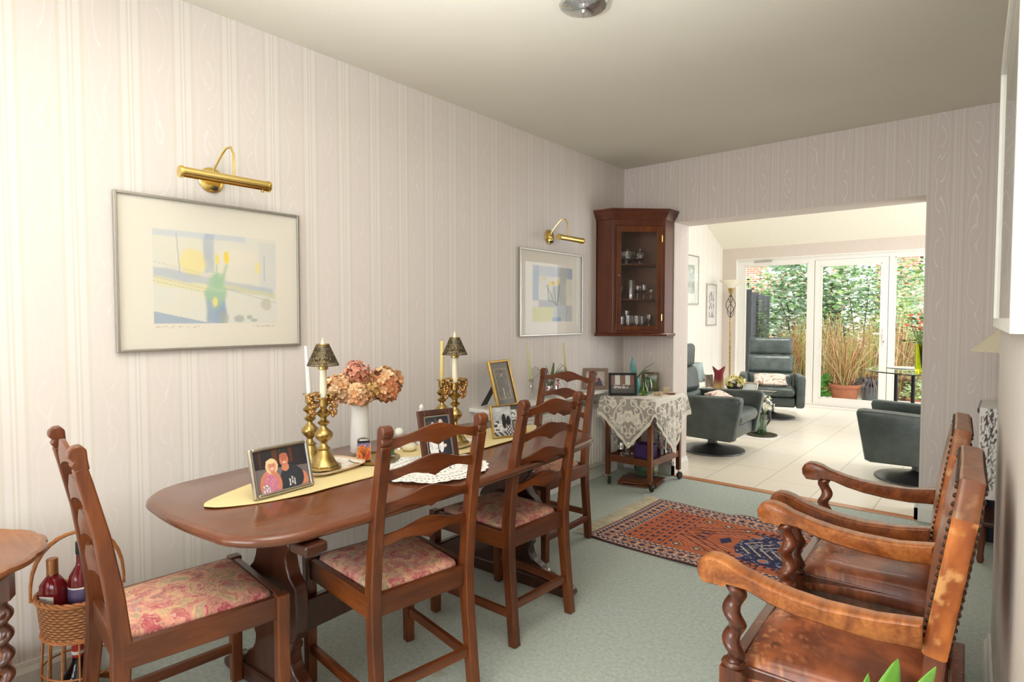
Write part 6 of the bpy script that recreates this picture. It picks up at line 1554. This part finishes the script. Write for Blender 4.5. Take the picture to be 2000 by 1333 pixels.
# ------------------------------------------------------------------ garden
PG = -.10
struct(MB().span((-8, 9.62, PG - .2), (12, 26, PG)).build('ground', 'patio_stone', smooth=0), 'pale stone patio and garden ground')
def leafy(name, label, loc, R, n, pal, seed, ls=.05, cat='shrub', group=None, shape=None, core=None, trunk=None, asp=.5, kind=None):
    t = thing(name, label, cat, loc, group=group); random.seed(seed); m = MB()
    for i in range(n):
        while True:
            p = Vector((random.uniform(-1, 1), random.uniform(-1, 1), random.uniform(-1, 1)))
            if .35 < p.length < 1: break
        k = random.random(); p = p * (1 if k > .25 else .8)
        lump = .82 + .30 * vnoise(p.x * 3 + seed, p.z * 3 + p.y * 2, seed)
        p = Vector((p.x * R[0], p.y * R[1], p.z * R[2])) * lump + Vector((0, 0, R[2] * .95))
        d = Vector((random.gauss(0, 1), random.gauss(0, 1), random.gauss(0, 1) + .6)).normalized(); ax, bx = frame_of(d); s = ls * random.uniform(.6, 1.25)
        c0 = random.choice(pal); q = random.uniform(.75, 1.2); c = tuple(min(1, x * q) for x in c0[:3]) + (1,)
        m.add([tuple(p - ax * s), tuple(p + bx * s * asp + d * s * .1), tuple(p + ax * s), tuple(p - bx * s * asp + d * s * .1)], [(0, 1, 2, 3)]); m.c += [c] * 4
    m.build('foliage', 'foliage', t, smooth=0, fixn=False)
    m = MB()
    for i in range(7):
        a = random.uniform(0, 6.28); m.tube([(.04 * cos(a), .04 * sin(a), 0), (R[0] * .3 * cos(a), R[1] * .3 * sin(a), R[2] * .8), (R[0] * .6 * cos(a), R[1] * .6 * sin(a), R[2] * 1.4)], [.02, .014, .004], 6)
    m.build('stems', 'branch_bark', t)
    return t
dk = [rgb(70, 104, 48), rgb(96, 136, 62), rgb(50, 76, 40), rgb(130, 164, 86)]; lt_ = [rgb(150, 190, 110), rgb(186, 214, 150), rgb(120, 164, 90), rgb(214, 228, 190)]; var = [rgb(196, 214, 190), rgb(140, 172, 140), rgb(226, 234, 220), rgb(110, 144, 110)]
yg = [rgb(196, 204, 120), rgb(220, 224, 150), rgb(160, 180, 90)]
leafy('laurel_shrub', 'tall dark glossy laurel behind the left window edge', (-1.95, 12.0, PG), (.75, .6, 1.35), 2600, dk, 1, .07)
leafy('conifer_shrub', 'feathery dark green conifer just outside the tall window', (-1.05, 11.0, PG), (.42, .4, 1.0), 2600, dk + [rgb(110, 150, 60)], 2, .035, asp=.25)
leafy('variegated_shrub', 'pale variegated shrub seen through the top of the garden door', (.15, 14.2, PG), (1.25, .8, 1.55), 4200, var + lt_, 3, .06)
leafy('viburnum_shrub', 'blue green leafy shrub in the middle of the garden door view', (-.9, 14.0, PG), (1.0, .7, 1.5), 3000, var + dk[:2], 4, .06)
leafy('privet_shrub', 'light green shrub behind the right hand window', (1.35, 15.2, PG), (1.1, .8, 1.5), 3400, lt_, 5, .05)
leafy('broom_shrub', 'yellow green feathery bush beside the door handle side', (.95, 13.2, PG), (.5, .5, 1.05), 1500, yg + lt_, 6, .045, asp=.3)
leafy('hedge_shrub', 'low dark shrub behind the reddish stems', (-.2, 12.6, PG), (.9, .45, .62), 2000, dk + lt_[:1], 7, .05)
leafy('climber_shrub', 'pale green climber at the far end of the garden, highest against the sky', (-1.6, 16.0, PG), (1.6, .8, 1.7), 3400, lt_ + var, 8, .07)
leafy('pyracantha_shrub', 'green bush dotted with red berries behind the right hand window', (1.9, 13.0, PG), (.65, .5, .85), 1700, dk[:2] + lt_ + [rgb(216, 84, 54)] * 2, 9, .04)
# reddish tall winter stems
random.seed(21)
def stems(name, label, x0, x1, y0, y1, n, h, mat_pal, seed, loc=(0, 0, PG), cat='tall grass', kind='stuff', spread=.35, rad=.0055):
    random.seed(seed); m = MB(); 
    for i in range(n):
        x, y = random.uniform(x0, x1), random.uniform(y0, y1); hh = h * random.uniform(.55, 1.05); dx, dy = random.gauss(.05, spread * .5), random.gauss(0, spread * .4); c = random.choice(mat_pal); k = len(m.v)
        pts = [(x, y, 0), (x + dx * .3, y + dy * .3, hh * .45), (x + dx, y + dy, hh)]
        m.tube(pts, [rad, rad * .8, rad * .3], 4, cap=False); 
        for b in range(2):
            q = random.uniform(.4, .8); bx, by, bz = x + dx * q, y + dy * q, hh * q; m.tube([(bx, by, bz), (bx + random.gauss(0, .10), by + random.gauss(0, .06), bz + hh * .25)], [rad * .6, rad * .2], 3, cap=False)
        m.c += [c] * (len(m.v) - len(m.c))
    o = m.build(name, 'foliage', None, loc=loc, smooth=0, fixn=False); return tag(o, label, cat, kind=kind)
rs = [rgb(176, 110, 70), rgb(206, 146, 96), rgb(150, 92, 62), rgb(226, 186, 134), rgb(190, 178, 106), rgb(236, 212, 172), rgb(170, 170, 96)]
stems('winter_stems', 'dense reddish brown winter stems filling the garden border', -.75, 1.2, 11.6, 12.6, 470, 1.45, rs + [rgb(150, 160, 80), rgb(196, 190, 120)], 3)
stems('spiraea_stems', 'pinkish twiggy stems behind the right hand window', .9, 2.3, 12.2, 13.2, 260, 1.25, [rgb(190, 120, 96), rgb(206, 150, 120), rgb(160, 100, 84), rgb(150, 160, 90)], 4)
def pot(label, x, y, h, r, mat, mat2='soil', taper=.68, z=PG):
    t = thing('plant_pot', label, 'plant pot', (x, y, z))
    MB().lathe([(.0001, 0), (r * taper, 0), (r * .95, h * .86), (r * 1.06, h * .87), (r * 1.08, h * .98), (r * 1.03, h), (r * .93, h * .99), (r * .90, h * .88)], (0, 0, 0), 40, cap=False).build('pot_body', mat, t, smooth=40)
    MB().lathe([(.0001, h * .9), (r * .9, h * .9)], (0, 0, 0), 30, cap=False).build('soil', mat2, t); return t
p1 = pot('large terracotta pot of upright brown stems right outside the garden door', .60, 10.42, .36, .215, 'terracotta')
def pot_stems(t, n, h, z0, r, pal, seed, spread=.3, rad=.0045, name='stems'):
    random.seed(seed); m = MB()
    for i in range(n):
        a = random.uniform(0, 6.28); q = random.uniform(0, r); x, y = q * cos(a), q * sin(a); hh = h * random.uniform(.5, 1.05); dx, dy = random.gauss(.05, spread * .6), random.gauss(0, spread * .5); c = random.choice(pal)
        m.tube([(x, y, z0), (x + dx * .35, y + dy * .35, z0 + hh * .5), (x + dx, y + dy, z0 + hh)], [rad, rad * .8, rad * .3], 4, cap=False); m.c += [c] * (len(m.v) - len(m.c))
    return m.build(name, 'foliage', t, smooth=0, fixn=False)
pot_stems(p1, 120, .95, .32, .12, rs, 31, .34)
p2 = pot('slate blue glazed pot with drooping dark grass beside the terracotta pot', .93, 10.62, .33, .15, 'slate_glaze', taper=.75)
random.seed(5); m = MB()
for i in range(110):
    a = random.uniform(0, 6.28); l = random.uniform(.18, .34); c = random.choice([rgb(70, 66, 70), rgb(110, 100, 100), rgb(150, 140, 130), rgb(60, 60, 76)])
    m.tube([(0, 0, .30), (l * .5 * cos(a), l * .5 * sin(a), .30 + l * .5), (l * cos(a), l * sin(a), .30 + l * .1), (l * 1.05 * cos(a), l * 1.05 * sin(a), .30 - l * .5)], [.005, .005, .004, .001], 4, cap=False); m.c += [c] * (len(m.v) - len(m.c))
m.build('grass_blades', 'foliage', p2, smooth=0, fixn=False)
p3 = pot('wide brown planter beyond the garden door, split by the door frame', 1.02, 12.0, .42, .36, 'planter_brown', taper=.8)
pot_stems(p3, 40, .2, .36, .28, [rgb(180, 170, 90), rgb(120, 130, 70)], 8, .1)
p3b = pot('second wide brown planter seen through the right hand window', 1.62, 11.75, .40, .34, 'planter_brown', taper=.85)
pot_stems(p3b, 40, .25, .36, .25, [rgb(180, 170, 90), rgb(150, 190, 110)], 9, .1)
p4 = pot('small terracotta pot with light green plant behind the black headrest', 1.56, 10.55, .20, .16, 'terracotta')
def pot_leaves(t, n, z0, R, pal, seed, ls):
    random.seed(seed); m = MB()
    for i in range(n):
        p = Vector((random.gauss(0, R * .45), random.gauss(0, R * .45), z0 + abs(random.gauss(0, R * .6)))); d = Vector((random.gauss(0, 1), random.gauss(0, 1), 1)).normalized(); ax, bx = frame_of(d); s = ls * random.uniform(.6, 1.2); c = random.choice(pal)
        m.add([tuple(p - ax * s), tuple(p + bx * s * .6), tuple(p + ax * s), tuple(p - bx * s * .6)], [(0, 1, 2, 3)]); m.c += [c] * 4
    return m.build('leaves', 'foliage', t, smooth=0, fixn=False)
pot_leaves(p4, 260, .2, .30, lt_ + yg, 3, .04)
p5 = pot('small clay pot with broad bright green leaves at the door corner', .17, 10.35, .18, .13, 'terracotta')
pot_leaves(p5, 90, .16, .26, [rgb(96, 170, 60), rgb(130, 196, 84), rgb(80, 140, 50)], 4, .08)
# bare tree, fence, neighbouring houses
bt = thing('bare_tree', 'bare branched tree rising behind the garden against the pale sky', 'tree', (1.2, 17.0, PG)); random.seed(14); m = MB()
def branch(p, d, l, r, k):
    if k == 0 or r < .004: return
    q = p + d * l; m.tube([tuple(p), tuple((p + q) / 2 + Vector((random.gauss(0, l * .04), 0, 0))), tuple(q)], [r, r * .85, r * .65], 6, cap=False)
    for i in range(3 if k > 2 else 2):
        dd = (d + Vector((random.gauss(0, .45), random.gauss(0, .35), random.gauss(.05, .25)))).normalized(); branch(q, dd, l * random.uniform(.62, .85), r * .62, k - 1)
branch(Vector((0, 0, 0)), Vector((-.05, 0, 1)), 1.7, .085, 6); m.build('trunk_and_branches', 'branch_bark', bt, smooth=60)
fc = thing('garden_fence', 'dark grey garden fence at the left edge of the garden view', 'fence', (-1.02, 11.35, PG), math.radians(90 + 12))
for i in range(10): MB().span((-1.6 + i * .34, -.012, 0), (-1.6 + i * .34 + .33, .012, 1.8)).build('fence_board', 'fence_dark', fc, smooth=0)
for i in range(4): MB().span((-1.6 + i * 1.1, -.05, 0), (-1.6 + i * 1.1 + .08, .05, 1.85)).build('fence_post', 'fence_dark', fc, smooth=0)
def house(label, x, y, w, d, h, rz, wins):
    t = thing('brick_house', label, 'house', (x, y, PG), rz)
    MB().span((-w / 2, 0, 0), (w / 2, d, h)).build('brick_walls', 'house_brick', t, smooth=0)
    MB().prism([(-w / 2 - .3, h), (w / 2 + .3, h), (0, h + w * .32)], -.3, d + .3, 'Y').build('roof', 'roof_tile', t, smooth=0)
    for wx, wz, ww, wh in wins:
        m = MB(); m.span((wx - ww / 2, -.06, wz), (wx + ww / 2, .02, wz + .07)); m.span((wx - ww / 2, -.06, wz + wh - .07), (wx + ww / 2, .02, wz + wh)); 
        for k in (-.5, -.17, .17, .5): m.span((wx + k * ww - .035, -.06, wz), (wx + k * ww + .035, .02, wz + wh))
        o = m.build('window_frame', 'upvc_white', t, smooth=0)
        MB().span((wx - ww / 2, -.02, wz), (wx + ww / 2, .01, wz + wh)).build('pane', 'slate_glaze', o, smooth=0)
    return t
house('red brick house beyond the garden with a white framed window', -5.6, 22.5, 7.5, 6, 5.6, .18, ((-.9, 3.0, 2.0, 1.0), (2.2, 3.0, 1.6, 1.1), (-2.6, .9, 1.6, 1.2), (2.0, .9, 1.6, 1.2)))
house('paler brick house further along behind the bare tree', 2.2, 24.0, 6.5, 6, 4.6, .1, ((-1.2, 2.6, 1.4, 1.0), (1.4, 2.6, 1.4, 1.0)))
